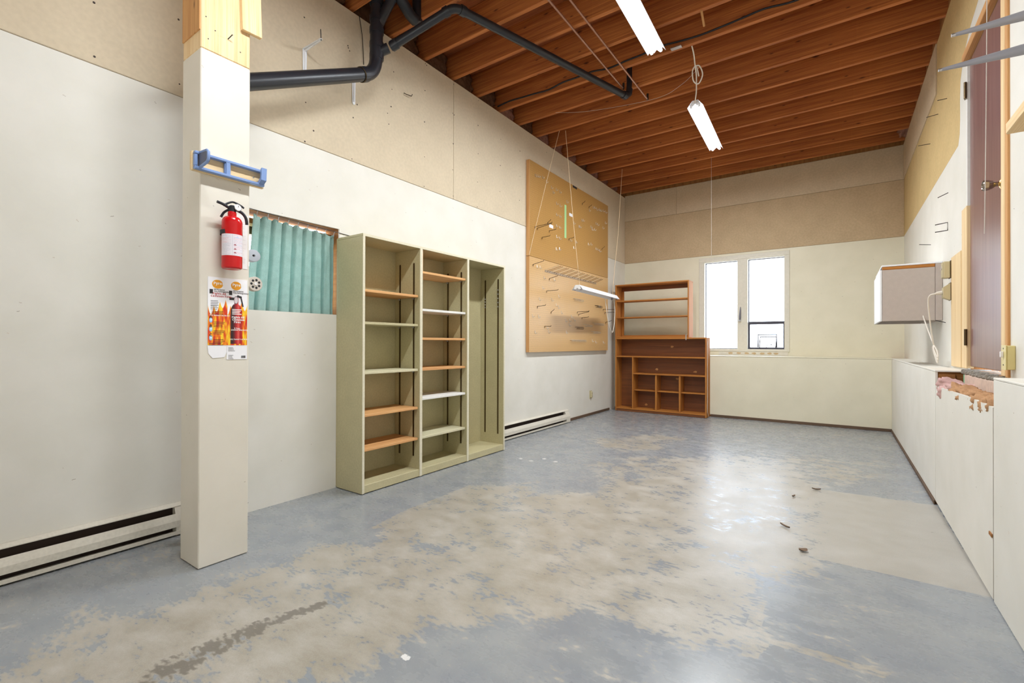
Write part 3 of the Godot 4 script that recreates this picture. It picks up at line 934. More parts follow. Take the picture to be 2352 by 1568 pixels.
# ------------------------------------------------------------------ left window behind its curtain
func left_window() -> void:
	var w := setting("window_2")
	part_box("head_board", "stud_wood", w, Vector3(XL - 0.085, 1.835, -2.10), Vector3(XL - 0.155, 1.868, -1.25), 0.002)
	part_box("head_board", "raw_wood", w, Vector3(XL - 0.08, 1.812, -2.10), Vector3(XL - 0.15, 1.833, -1.25), 0.002)
	part_box("head_track", "bronze", w, Vector3(XL - 0.085, 1.762, -2.10), Vector3(XL - 0.14, 1.810, -1.25), 0.003)
	for b in [[1.262, 1.30, -2.10, -1.25], [1.30, 1.762, -2.10, -2.06], [1.30, 1.762, -1.29, -1.25]]:
		part_box("frame_rail", "white_paint", w, Vector3(XL - 0.10, b[0], b[2]), Vector3(XL - 0.15, b[1], b[3]), 0.002)
	var s := S()
	quad(s, Vector3(XL - 0.125, 1.30, -2.06), Vector3(XL - 0.125, 1.30, -1.29), Vector3(XL - 0.125, 1.762, -1.29), Vector3(XL - 0.125, 1.762, -2.06), Vector3.RIGHT)
	mesh(s, "pane", "glass", w)
	# pleated curtain, pinched at the heading, flaring below; it hangs inside the recess
	var c := thing("curtain", "pleated sea green curtain on a wire in the left wall window", "curtain", Vector3(0, 0, 0))
	s = S()
	s.set_smooth_group(1)
	var nu := 220
	var nv := 26
	var grid := []
	var nz := FastNoiseLite.new()
	nz.seed = 4
	nz.frequency = 1.6
	for i in nu + 1:
		var u := float(i) / nu
		var col := []
		for j in nv + 1:
			var v := float(j) / nv           # 0 at the top
			var z0 := lerpf(-1.500, -1.445, v)      # near edge drifts out below
			var z1 := lerpf(-2.075, -2.072, v)
			var ph := u * 8.0 * TAU + 0.7 * nz.get_noise_1d(u * 3.0)
			var head := exp(-pow((v - 0.14) / 0.035, 2.0))      # stitched line of the heading
			var amp := lerpf(0.017, 0.024, v) * (1.0 - 0.35 * head)
			var fold := sin(ph) + 0.35 * sin(2.0 * ph + 1.2 + v) + 0.25 * nz.get_noise_2d(u * 6.0, v * 2.0)
			var y := lerpf(1.885, 1.16, v) + (0.014 * maxf(0.0, cos(ph)) - 0.014) * exp(-v * 14.0) - 0.030 * u * (1.0 - v)
			var z := lerpf(z0, z1, u) + 0.010 * sin(ph + 1.4) * (0.4 + 0.6 * v)
			col.append(Vector3(XL - 0.036 + fold * amp, y, z))
		grid.append(col)
	for i in nu:
		for j in nv:
			for e in [[0, 0], [1, 0], [1, 1], [0, 0], [1, 1], [0, 1]]:
				s.set_uv(Vector2(float(i + e[0]) / nu, float(j + e[1]) / nv))
				s.add_vertex(grid[i + e[0]][j + e[1]])
	s.index()
	s.generate_normals()
	mesh(s, "cloth", "curtain_cloth", c)
	s = S()
	tube(s, [Vector3(XL + 0.004, 1.905, -1.40), Vector3(XL + 0.004, 1.885, -1.80), Vector3(XL + 0.004, 1.868, -2.20)], 0.0022, 6)
	mesh(s, "curtain_wire", "dark_metal", c)
	for k in 9:
		var u := k / 8.0
		var p := Vector3(XL - 0.008, lerpf(1.895, 1.868, u), lerpf(-1.512, -2.066, u))
		s = S()
		tube(s, [p + Vector3(0.012, 0.004, 0), p + Vector3(0.004, 0.010, 0), p + Vector3(-0.008, -0.004, 0), p + Vector3(-0.012, -0.030, 0)], 0.002, 5)
		mesh(s, "curtain_hook", "steel", c)

# ------------------------------------------------------------------ the post and what hangs on it
func post_and_its_things() -> void:
	var p := thing("support_post", "square cream painted timber post with raw wood top", "post", Vector3(0, 0, 0))
	part_box("painted_shaft", "post_paint", p, Vector3(-2.650, 0.002, -0.953), Vector3(-2.450, 2.446, -1.178), 0.004)
	part_box("raw_timber", "raw_wood", p, Vector3(-2.649, 2.447, -0.954), Vector3(-2.451, 3.60, -1.177), 0.004)
	part_box("side_board", "old_wood", p, Vector3(-2.645, 2.53, -0.948), Vector3(-2.455, 3.60, -0.954), 0.001)
	var bd := part_box("nailed_board", "raw_wood", p, Vector3(0.0, -0.98, -0.048), Vector3(0.022, 0.0, 0.048), 0.002)
	bd.position = Vector3(-2.451, 3.60, -1.145)
	bd.rotation = Vector3(deg_to_rad(2.0), 0, 0)
	var s := S()
	tube(s, [Vector3(-2.451, 2.545, -1.072), Vector3(-2.425, 2.560, -1.080), Vector3(-2.424, 2.561, -1.080)], [0.0022, 0.0022, 0.005], 6)
	mesh(s, "nail", "dark_metal", p)
	for q in [[2.60, -0.975], [2.555, -1.015], [2.50, -0.985], [2.51, -1.13], [2.70, -1.19]]:
		s = S()
		lathe(s, [Vector2(0.003, 0), Vector2(0.003, 0.001), Vector2(0, 0.0013)], Transform3D(Basis(Vector3.BACK, -PI / 2), Vector3(-2.451, q[0], q[1])), 8)
		mesh(s, "nail_head", "dark_metal", p)

	# blue plastic rack screwed to a pale board
	var k := thing("wall_rack", "blue plastic holder rack on a pale board across the post", "rack", Vector3(-2.449, 1.853, 0))
	part_box("back_board", "ply", k, Vector3(0, 0, -0.910), Vector3(0.019, 0.088, -1.238), 0.002)
	var z0 := -0.915
	var z1 := -1.232
	part_box("top_rail", "blue_plastic", k, Vector3(0.0195, 0.072, z0), Vector3(0.042, 0.086, z1), 0.003)
	part_box("bottom_rail", "blue_plastic", k, Vector3(0.0195, 0.004, z0), Vector3(0.042, 0.018, z1), 0.003)
	part_box("end_plate", "blue_plastic", k, Vector3(0.0195, 0.018, z0), Vector3(0.040, 0.072, z0 - 0.014), 0.003)
	part_box("end_plate", "blue_plastic", k, Vector3(0.0195, 0.018, z1 + 0.014), Vector3(0.040, 0.072, z1), 0.003)
	part_box("middle_plate", "blue_plastic", k, Vector3(0.0195, 0.018, -1.045), Vector3(0.036, 0.072, -1.072), 0.003)
	part_box("middle_clip", "blue_plastic", k, Vector3(0.036, 0.010, -1.049), Vector3(0.041, 0.076, -1.068), 0.002)
	for side in [0, 1]:      # the two padded jaws: a cup that stands out from each end
		var j := S()
		if side == 0:
			prism(j, pv([[0.030, 0.012], [0.115, 0.024], [0.124, 0.034], [0.124, 0.066], [0.115, 0.074], [0.030, 0.080]]), along_z(z0 - 0.030), 0.012)
			mesh(j, "jaw", "blue_dark", k)
			var rim := S()
			tube(rim, [Vector3(0.028, 0.012, z0 - 0.022), Vector3(0.112, 0.022, z0 - 0.022), Vector3(0.126, 0.034, z0 - 0.022), Vector3(0.126, 0.066, z0 - 0.022), Vector3(0.112, 0.076, z0 - 0.022), Vector3(0.028, 0.082, z0 - 0.022)], 0.0065, 8)
			mesh(rim, "jaw_rim", "blue_plastic", k)
		else:
			prism(j, pv([[0.030, 0.006], [0.066, 0.028], [0.070, 0.088], [0.058, 0.084], [0.052, 0.040], [0.030, 0.024]]), along_z(z1 + 0.004), 0.026)
			mesh(j, "jaw", "blue_plastic", k)
			var roller := S()
			tube(roller, [Vector3(0.046, 0.050, z1 + 0.006), Vector3(0.046, 0.072, z1 + 0.006)], 0.010, 10)
			mesh(roller, "jaw_roller", "grey_plastic", k)
	s = S()
	lathe(s, [Vector2(0.004, 0), Vector2(0.004, 0.001), Vector2(0, 0.0016)], Transform3D(Basis(Vector3.BACK, -PI / 2), Vector3(0.019, 0.044, -1.186)), 10)
	mesh(s, "screw", "steel", k)

	extinguisher()
	printed_box()
	# the faintly printed sheet behind the extinguisher
	var sh := thing("instruction_sheet", "faintly printed white instruction sheet behind the fire extinguisher", "paper", Vector3(0, 0, 0))
	s = S()
	quad(s, Vector3(-2.4485, 1.43, -1.112), Vector3(-2.4485, 1.43, -1.168), Vector3(-2.4485, 1.70, -1.168), Vector3(-2.4485, 1.70, -1.112), Vector3.RIGHT)
	var im := Image.create(64, 256, false, Image.FORMAT_RGB8)
	im.fill(rgb8(236, 234, 230))
	var r := RandomNumberGenerator.new()
	r.seed = 2
	for y in range(14, 236, 5):
		if (y / 5) % 7 == 0: continue
		for x in range(6, 6 + r.randi_range(24, 50)):
			im.set_pixel(x, y, rgb8(214, 210, 208) if r.randf() < 0.7 else rgb8(190, 186, 186))
	for x in range(10, 50, 3):
		im.fill_rect(Rect2i(x, 206, 1, 24), rgb8(196, 192, 190))
	var pm := mat("sheet_print", Color.WHITE, 0.6)
	pm.albedo_texture = ImageTexture.create_from_image(im)
	mesh(s, "sheet", "sheet_print", sh)

	# two reels hung on the hidden side of the post
	var r1 := thing("cord_spool", "grey oval spool with a dark centre hole beside the post", "spool", Vector3(-2.56, 1.522, -1.245))
	var face := Transform3D(Basis(Vector3(0, 0, -1), Vector3(1, 0, 0), Vector3(0, -1, 0)), Vector3.ZERO)
	s = S()
	lathe(s, [Vector2(0, -0.018), Vector2(0.036, -0.018), Vector2(0.038, -0.014), Vector2(0.038, 0.012), Vector2(0.035, 0.016), Vector2(0.008, 0.019), Vector2(0.006, 0.012), Vector2(0, 0.012)], face.scaled_local(Vector3(1.0, 1, 0.86)), 28)
	mesh(s, "flange", "grey_plastic", r1)
	s = S()
	lathe(s, [Vector2(0, 0.013), Vector2(0.0055, 0.0135), Vector2(0.0055, 0.0125)], Transform3D(face.basis, Vector3.ZERO), 12)
	mesh(s, "hole", "rubber", r1)
	s = S()
	tube(s, [Vector3(0.0, 0.0, 0.0), Vector3(0.0, 0.0, 0.065)], 0.006, 8)
	mesh(s, "peg", "steel", r1)
	var r2 := thing("plastic_reel", "beige reel with a ring of round holes beside the post", "reel", Vector3(-2.56, 1.373, -1.255))
	s = S()
	lathe(s, [Vector2(0, -0.018), Vector2(0.036, -0.018), Vector2(0.039, -0.012), Vector2(0.036, -0.004), Vector2(0.036, 0.006), Vector2(0.039, 0.012), Vector2(0.036, 0.017), Vector2(0, 0.017)], Transform3D(face.basis, Vector3.ZERO), 28)
	mesh(s, "flange", "beige_plastic", r2)
	for q in 7:
		var a := TAU * q / 7.0
		s = S()
		lathe(s, [Vector2(0.0065, 0.0165), Vector2(0.0065, 0.0176), Vector2(0, 0.0176)], Transform3D(face.basis, Vector3(0, sin(a) * 0.021, cos(a) * 0.021)), 12)
		mesh(s, "hole", "rubber", r2)
	s = S()
	lathe(s, [Vector2(0.008, 0.016), Vector2(0.008, 0.021), Vector2(0.004, 0.022), Vector2(0, 0.019)], Transform3D(face.basis, Vector3.ZERO), 14)
	mesh(s, "hub", "gauge_white", r2)
	s = S()
	tube(s, [Vector3(0.0, 0.0, 0.0), Vector3(0.0, 0.0, 0.075)], 0.006, 8)
	mesh(s, "peg", "steel", r2)

func extinguisher() -> void:
	var t := thing("fire_extinguisher", "red fire extinguisher strapped to the cream post", "fire extinguisher", Vector3(-2.396, 1.414, -1.071))
	var up := Transform3D.IDENTITY
	var r := 0.0440
	var s := S()
	var prof := [Vector2(0, 0.004), Vector2(r * 0.86, 0.0), Vector2(r, 0.006), Vector2(r, 0.222)]
	for k in 9:
		var a := PI / 2 * k / 8.0
		prof.append(Vector2(0.019 + (r - 0.019) * cos(a), 0.222 + 0.030 * sin(a)))
	prof += [Vector2(0.019, 0.270), Vector2(0.016, 0.276), Vector2(0, 0.276)]
	lathe(s, prof, up, 40)
	mesh(s, "cylinder", "red_enamel", t)
	# white wrap label
	var im := Image.create(256, 256, false, Image.FORMAT_RGB8)
	im.fill(rgb8(232, 226, 232))
	var g := RandomNumberGenerator.new()
	g.seed = 8
	for col in 2:
		for y in range(10, 246, 6):
			if g.randf() < 0.12: continue
			var cc := rgb8(206, 120, 130) if (y > 40 and y < 110 and col == 0) or (col == 1 and g.randf() < 0.4) else rgb8(150, 150, 170)
			var x0 := 10 + col * 130
			for x in range(x0, x0 + g.randi_range(60, 110)):
				if g.randf() < 0.72:
					im.set_pixel(x, y, cc); im.set_pixel(x, y + 1, cc.lightened(0.4))
	im.fill_rect(Rect2i(128, 4, 2, 248), rgb8(180, 176, 186))
	for y in [120, 170, 214]:
		for q in 14:
			im.fill_rect(Rect2i(150 - q, y + q, 2 * q + 4, 1), rgb8(150, 40, 50))
	for x in range(150, 200):
		for y in range(20, 44):
			if absf(x - 175) < (y - 18): im.set_pixel(x, y, rgb8(200, 206, 226))
	var lm := mat("extinguisher_label", Color.WHITE, 0.3)
	lm.albedo_texture = ImageTexture.create_from_image(im)
	s = S()
	var n := 24
	for k in n:      # from the camera's side round to the right
		var p := []; var nn := []; var uu := []
		for e in [[k, 0], [k + 1, 0], [k + 1, 1], [k, 1]]:
			var a := lerpf(1.70, -0.95, float(e[0]) / n)
			var d := Vector3(cos(a), 0, sin(a))
			p.append(d * (r + 0.0006) + Vector3(0, 0.060 + 0.102 * e[1], 0)); nn.append(d); uu.append(Vector2(float(e[0]) / n, 1.0 - e[1]))
		smooth_tri(s, [p[0], p[1], p[2]], [nn[0], nn[1], nn[2]], [uu[0], uu[1], uu[2]])
		smooth_tri(s, [p[0], p[2], p[3]], [nn[0], nn[2], nn[3]], [uu[0], uu[2], uu[3]])
	mesh(s, "label", "extinguisher_label", t)
	s = S()
	lathe(s, [Vector2(r - 0.001, 0.163), Vector2(r + 0.0035, 0.163), Vector2(r + 0.0035, 0.183), Vector2(r - 0.001, 0.183)], Transform3D(Basis(Vector3.BACK, 0.04), Vector3.ZERO), 40)
	mesh(s, "strap", "rubber", t)
	part_box("wall_bracket", "rubber", t, Vector3(-0.0515, 0.02, -0.012), Vector3(-0.0445, 0.215, 0.012), 0.002)
	s = S()
	lathe(s, [Vector2(0, 0.276), Vector2(0.017, 0.276), Vector2(0.017, 0.300), Vector2(0.011, 0.306), Vector2(0, 0.306)], up, 20)
	mesh(s, "valve", "black_plastic", t)
	# carrying handle below, lever above, discharge nozzle, gauge
	s = S()
	tube(s, curve([Vector3(0.0, 0.292, 0.015), Vector3(0.010, 0.300, 0.042), Vector3(0.012, 0.306, 0.072)]), 0.0068, 8)
	mesh(s, "nozzle", "black_plastic", t)
	s = S()
	tube(s, curve([Vector3(0.0, 0.298, 0.040), Vector3(0.004, 0.318, 0.012), Vector3(0.006, 0.322, -0.006), Vector3(0.008, 0.312, -0.036), Vector3(0.008, 0.304, -0.050)]), 0.0048, 8)
	mesh(s, "lever", "black_plastic", t)
	s = S()
	tube(s, curve([Vector3(0.006, 0.288, -0.018), Vector3(0.014, 0.276, -0.040), Vector3(0.016, 0.255, -0.056), Vector3(0.014, 0.224, -0.062)]), 0.0072, 8)
	mesh(s, "carry_handle", "black_plastic", t)
	s = S()
	tube(s, curve([Vector3(-0.004, 0.286, 0.012), Vector3(-0.010, 0.268, 0.032), Vector3(-0.014, 0.244, 0.044)]), 0.0055, 8)
	mesh(s, "handle_strut", "black_plastic", t)
	var gx := Transform3D(Basis(Vector3(0, 0, -1), Vector3(0.96, 0.15, 0.25).normalized(), Vector3(0, -1, 0)).orthonormalized(), Vector3(0.016, 0.296, -0.016))
	var ga := Node3D.new()
	ga.name = "gauge"
	t.add_child(ga, true)
	s = S()
	lathe(s, [Vector2(0.008, -0.004), Vector2(0.0165, 0.0), Vector2(0.0175, 0.007), Vector2(0.015, 0.0085)], gx, 24)
	mesh(s, "bezel", "steel", ga)
	s = S()
	lathe(s, [Vector2(0.0152, 0.0082), Vector2(0.0, 0.0084)], gx, 24)
	mesh(s, "face", "gauge_white", ga)
	s = S()
	tube(s, [gx * Vector3(0, 0.0092, 0), gx * Vector3(0.004, 0.0092, -0.010)], 0.0009, 5)
	mesh(s, "needle", "rubber", ga)

# The flattened carton of the extinguisher, pinned under it.
func printed_box() -> void:
	var x := -2.4475
	var t := thing("printed_carton", "flattened carton with flames and a red extinguisher printed on it", "carton", Vector3(0, 0, 0))
	var left := S()
	var zl0 := -0.988
	var zl1 := -1.0745
	var zr1 := -1.1675
	for side in 2:
		var w := 200 if side == 0 else 216
		var h := 400
		var im := Image.create(w, h, false, Image.FORMAT_RGB8)
		im.fill(rgb8(242, 240, 242))
		var n := FastNoiseLite.new()
		n.seed = 30 + side
		n.frequency = 0.014
		n.fractal_octaves = 3
		for y in h:
			for xx in w:
				var top := 150.0 + 46.0 * absf(sin(xx * 0.052 + side * 1.4)) + 22.0 * sin(xx * 0.021 + 1.0 + side)
				if y > top:
					var v := n.get_noise_2d(xx * 1.6, y * 0.55) * 0.9 + 0.45
					var c := rgb8(206, 40, 26).lerp(rgb8(244, 150, 24), clampf(v * 1.6, 0, 1)).lerp(rgb8(250, 220, 50), clampf(v * 2.0 - 1.0, 0, 1))
					im.set_pixel(xx, y, c if y - top > 6 else c.lerp(rgb8(250, 214, 80), 0.6))
		var ell := func(cx: float, cy: float, rx: float, ry: float, col: Color) -> void:
			for yy in range(int(cy - ry), int(cy + ry) + 1):
				for xx in range(int(cx - rx), int(cx + rx) + 1):
					if pow((xx - cx) / rx, 2.0) + pow((yy - cy) / ry, 2.0) <= 1.0 and xx >= 0 and xx < w and yy >= 0 and yy < h:
						im.set_pixel(xx, yy, col)
		ell.call(96.0 if side == 0 else 92.0, 40.0, 56.0, 26.0, rgb8(232, 156, 26))
		im.fill_rect(Rect2i(16, 72, 34, 26), rgb8(40, 36, 36))
		if side == 0:
			for k in 3:
				ell.call(30.0, 252.0 + k * 52.0, 17.0, 15.0, rgb8(150, 196, 232))
				ell.call(32.0, 250.0 + k * 52.0, 9.0, 8.0, rgb8(224, 238, 248))
		else:
			# the printed bottle: dark to the left, bright band to the right
			for y in range(112, 392):
				var half := 62.0 if y > 190 else (22.0 if y < 152 else 22.0 + 40.0 * sqrt(clampf((y - 152) / 38.0, 0, 1)))
				for xx in range(int(96 - half), int(96 + half)):
					var u := (xx - 34.0) / 124.0
					var c := rgb8(52, 26, 30).lerp(rgb8(176, 24, 30), clampf((u - 0.18) * 3.2, 0, 1))
					c = c.lerp(rgb8(222, 88, 78), exp(-pow((u - 0.68) / 0.12, 2.0)))
					im.set_pixel(clampi(xx, 0, w - 1), y, c)
			im.fill_rect(Rect2i(20, 112, 60, 16), rgb8(36, 34, 36))
			for q in 70:
				var yy := 92 + int(q * 0.16)
				im.fill_rect(Rect2i(84 + q, yy + (0 if q > 24 else 24 - q), 2, 14), rgb8(40, 36, 40))
			for q in 60:
				im.fill_rect(Rect2i(136 + int(q * 0.42), 104 + q, 16, 2), rgb8(40, 36, 40))
			ell.call(92.0, 126.0, 24.0, 24.0, rgb8(110, 96, 100))
			ell.call(92.0, 126.0, 20.0, 20.0, rgb8(226, 212, 216))
			ell.call(32.0, 116.0 - 26.0, 0.1, 0.1, rgb8(90, 90, 90))
		var m := mat("carton_print_%d" % side, Color.WHITE, 0.35)
		m.albedo_texture = ImageTexture.create_from_image(im)
		var za := zl0 if side == 0 else zl1
		var zb := zl1 if side == 0 else zr1
		var s := S()
		quad(s, Vector3(x, 1.048, za), Vector3(x, 1.048, zb), Vector3(x, 1.374, zb), Vector3(x, 1.374, za), Vector3.RIGHT)
		mesh(s, "printed_face", "carton_print_%d" % side, t)
	part_box("card", "paper", t, Vector3(x - 0.0022, 1.046, zl0 + 0.0005), Vector3(x - 0.0004, 1.375, zr1 - 0.0005), 0.0003)
	var s2 := S()
	prism(s2, pv([[zl0, 1.0455], [zl1 + 0.001, 1.0455], [zl1 + 0.001, 1.018], [zl1 + 0.012, 0.990], [zl0 - 0.022, 0.986], [zl0 - 0.003, 1.010]]), along_x(x - 0.0022), 0.0018)
	mesh(s2, "flap", "paper", t)
	s2 = S()
	prism(s2, pv([[zl1 + 0.002, 1.0455], [zr1, 1.0455], [zr1, 0.978], [zl1 + 0.002, 0.978]]), along_x(x - 0.0022), 0.0018)
	mesh(s2, "flap", "paper", t)
	# barcode and small print on the flaps
	s2 = S()
	var rr := RandomNumberGenerator.new()
	rr.seed = 6
	var zz := -1.140
	while zz > -1.160:
		var b := rr.randf_range(0.0004, 0.0011)
		bx(s2, Vector3(x - 0.0006, 0.984, zz), Vector3(x + 0.0002, 0.996, zz - b), 0.0)
		zz -= b + rr.randf_range(0.0004, 0.0010)
	mesh(s2, "barcode", "ink", t)
	# lettering; text runs towards -z as seen from the room
	word(t, "Pyrene", 0.0135, Vector3(x + 0.0004, 1.3345, -1.011), "ink_white")
	word(t, "Pyrene", 0.0135, Vector3(x + 0.0004, 1.3345, -1.096), "ink_white")
	word(t, "All Purpose", 0.0068, Vector3(x + 0.0004, 1.310, -1.013), "ink")
	word(t, "Fire Extinguisher", 0.0068, Vector3(x + 0.0004, 1.301, -1.013), "ink")
	word(t, "Fights All", 0.0100, Vector3(x + 0.0004, 1.288, -1.008), "ink_red")
	word(t, "Common Fires", 0.0100, Vector3(x + 0.0004, 1.276, -1.000), "ink_red")
	word(t, "All Purpose", 0.0068, Vector3(x + 0.0004, 1.310, -1.100), "ink")
	word(t, "Fire Extinguisher", 0.0068, Vector3(x + 0.0004, 1.301, -1.100), "ink")
	word(t, "Fights All", 0.0102, Vector3(x + 0.0004, 1.178, -1.094), "ink_white")
	word(t, "Common", 0.0102, Vector3(x + 0.0004, 1.166, -1.096), "ink_white")
	word(t, "Fires", 0.0102, Vector3(x + 0.0004, 1.154, -1.104), "ink_white")
	word(t, "5 Year", 0.0070, Vector3(x + 0.0004, 1.126, -1.106), "ink_white")
	word(t, "Limited Warranty", 0.0070, Vector3(x + 0.0004, 1.118, -1.091), "ink_white")
	word(t, "ULC Rated 1-A:10-B:C", 0.0066, Vector3(x + 0.0004, 1.072, -1.087), "ink_white")
	word(t, "ULC Rated 1-A:10-B:C", 0.0068, Vector3(x + 0.0004, 1.186, -0.995), "ink_white")
	var y := 1.172
	for ch in ["A", "B", "C"]:
		word(t, ch, 0.0140, Vector3(x + 0.0004, y, -0.995), "ink")
		y -= 0.043
	# lines too small to read
	s2 = S()
	for b in [[1.262, 4, -1.000, 0.045], [1.236, 3, -1.000, 0.040], [1.212, 3, -1.003, 0.055], [1.160, 4, -1.013, 0.052], [1.118, 3, -1.013, 0.050], [1.076, 3, -1.013, 0.050], [1.058, 2, -0.993, 0.070]]:
		for k in b[1]:
			bx(s2, Vector3(x - 0.0002, b[0] - k * 0.0072, b[2]), Vector3(x + 0.0003, b[0] - k * 0.0072 - 0.0022, b[2] - b[3] * rr.randf_range(0.7, 1.0)), 0.0)
	for b in [[1.038, 4, -1.079, 0.036], [1.000, 4, -1.079, 0.026]]:
		for k in b[1]:
			bx(s2, Vector3(x - 0.0008, b[0] - k * 0.0058, b[2]), Vector3(x + 0.0002, b[0] - k * 0.0058 - 0.0014, b[2] - b[3] * rr.randf_range(0.6, 1.0)), 0.0)
	mesh(s2, "small_print", "ink", t).set_meta("kind", "stuff")
	s2 = S()
	for k in 4:
		bx(s2, Vector3(x - 0.0002, 1.226 - k * 0.0075, -1.096), Vector3(x + 0.0003, 1.226 - k * 0.0075 - 0.0036, -1.096 - 0.044 + 0.004 * (k % 3)), 0.0)
	mesh(s2, "small_print", "ink_white", t).set_meta("kind", "stuff")

func word(parent: Node, text: String, high: float, at: Vector3, m: String) -> void:
	var tm := TextMesh.new()
	var f := SystemFont.new()
	f.font_names = PackedStringArray(["Droid Sans"])
	f.font_weight = 700
	tm.font = f
	tm.text = text
	tm.font_size = 32
	tm.pixel_size = high / 24.0
	tm.depth = 0.0003
	tm.horizontal_alignment = HORIZONTAL_ALIGNMENT_LEFT
	tm.vertical_alignment = VERTICAL_ALIGNMENT_BOTTOM
	tm.material = mats[m]
	var o := MeshInstance3D.new()
	o.name = "lettering"
	o.mesh = tm
	parent.add_child(o, true)
	o.transform = Transform3D(Basis(Vector3(0, 0, -1), Vector3.UP, Vector3(1, 0, 0)), at)

# ------------------------------------------------------------------ baseboard heaters
func heaters() -> void:
	heater("baseboard_heater", "long cream electric baseboard heater running behind the post", ZB - 0.9, -1.15, true)
	heater("baseboard_heater", "cream electric baseboard heater between olive shelves and corner", -3.86, -5.62, true)

func heater(called: String, label: String, z0: float, z1: float, _caps: bool) -> void:
	var h := thing(called, label, "heater", Vector3(0, 0, 0))
	var xf := XL
	var L := z0 - z1
	var pr := func(name_: String, m: String, poly: Array, a: float, b: float) -> void:
		var s := S()
		prism(s, pv(poly), along_z(b), a - b)
		mesh(s, name_, m, h)
	pr.call("back_plate", "dark_gap", [[xf + 0.001, 0.010], [xf + 0.006, 0.010], [xf + 0.006, 0.150], [xf + 0.001, 0.150]], z0, z1)
	pr.call("top_hood", "heater_paint", [[xf + 0.001, 0.152], [xf + 0.001, 0.172], [xf + 0.014, 0.172], [xf + 0.034, 0.160], [xf + 0.034, 0.156], [xf + 0.012, 0.166], [xf + 0.006, 0.152]], z0, z1)
	pr.call("front_panel", "heater_paint", [[xf + 0.048, 0.122], [xf + 0.062, 0.086], [xf + 0.062, 0.052], [xf + 0.060, 0.052], [xf + 0.059, 0.085], [xf + 0.046, 0.119]], z0, z1)
	pr.call("bottom_lip", "heater_paint", [[xf + 0.006, 0.012], [xf + 0.060, 0.010], [xf + 0.061, 0.030], [xf + 0.058, 0.030], [xf + 0.057, 0.016], [xf + 0.006, 0.017]], z0, z1)
	for e in [[z0, z0 - 0.10], [z1 + 0.10, z1]]:
		pr.call("end_cap", "heater_paint", [[xf + 0.001, 0.008], [xf + 0.059, 0.008], [xf + 0.060, 0.085], [xf + 0.046, 0.120], [xf + 0.030, 0.158], [xf + 0.012, 0.166], [xf + 0.001, 0.166]], e[0], e[1])
	var s := S()      # heating element with its fins
	tube(s, [Vector3(xf + 0.030, 0.075, z0 - 0.10), Vector3(xf + 0.030, 0.075, z1 + 0.10)], 0.006, 8)
	var z := z0 - 0.13
	while z > z1 + 0.13:
		bx(s, Vector3(xf + 0.010, 0.052, z), Vector3(xf + 0.050, 0.098, z - 0.0015), 0.0)
		z -= 0.012
	mesh(s, "fins", "dark_metal", h).set_meta("kind", "stuff")

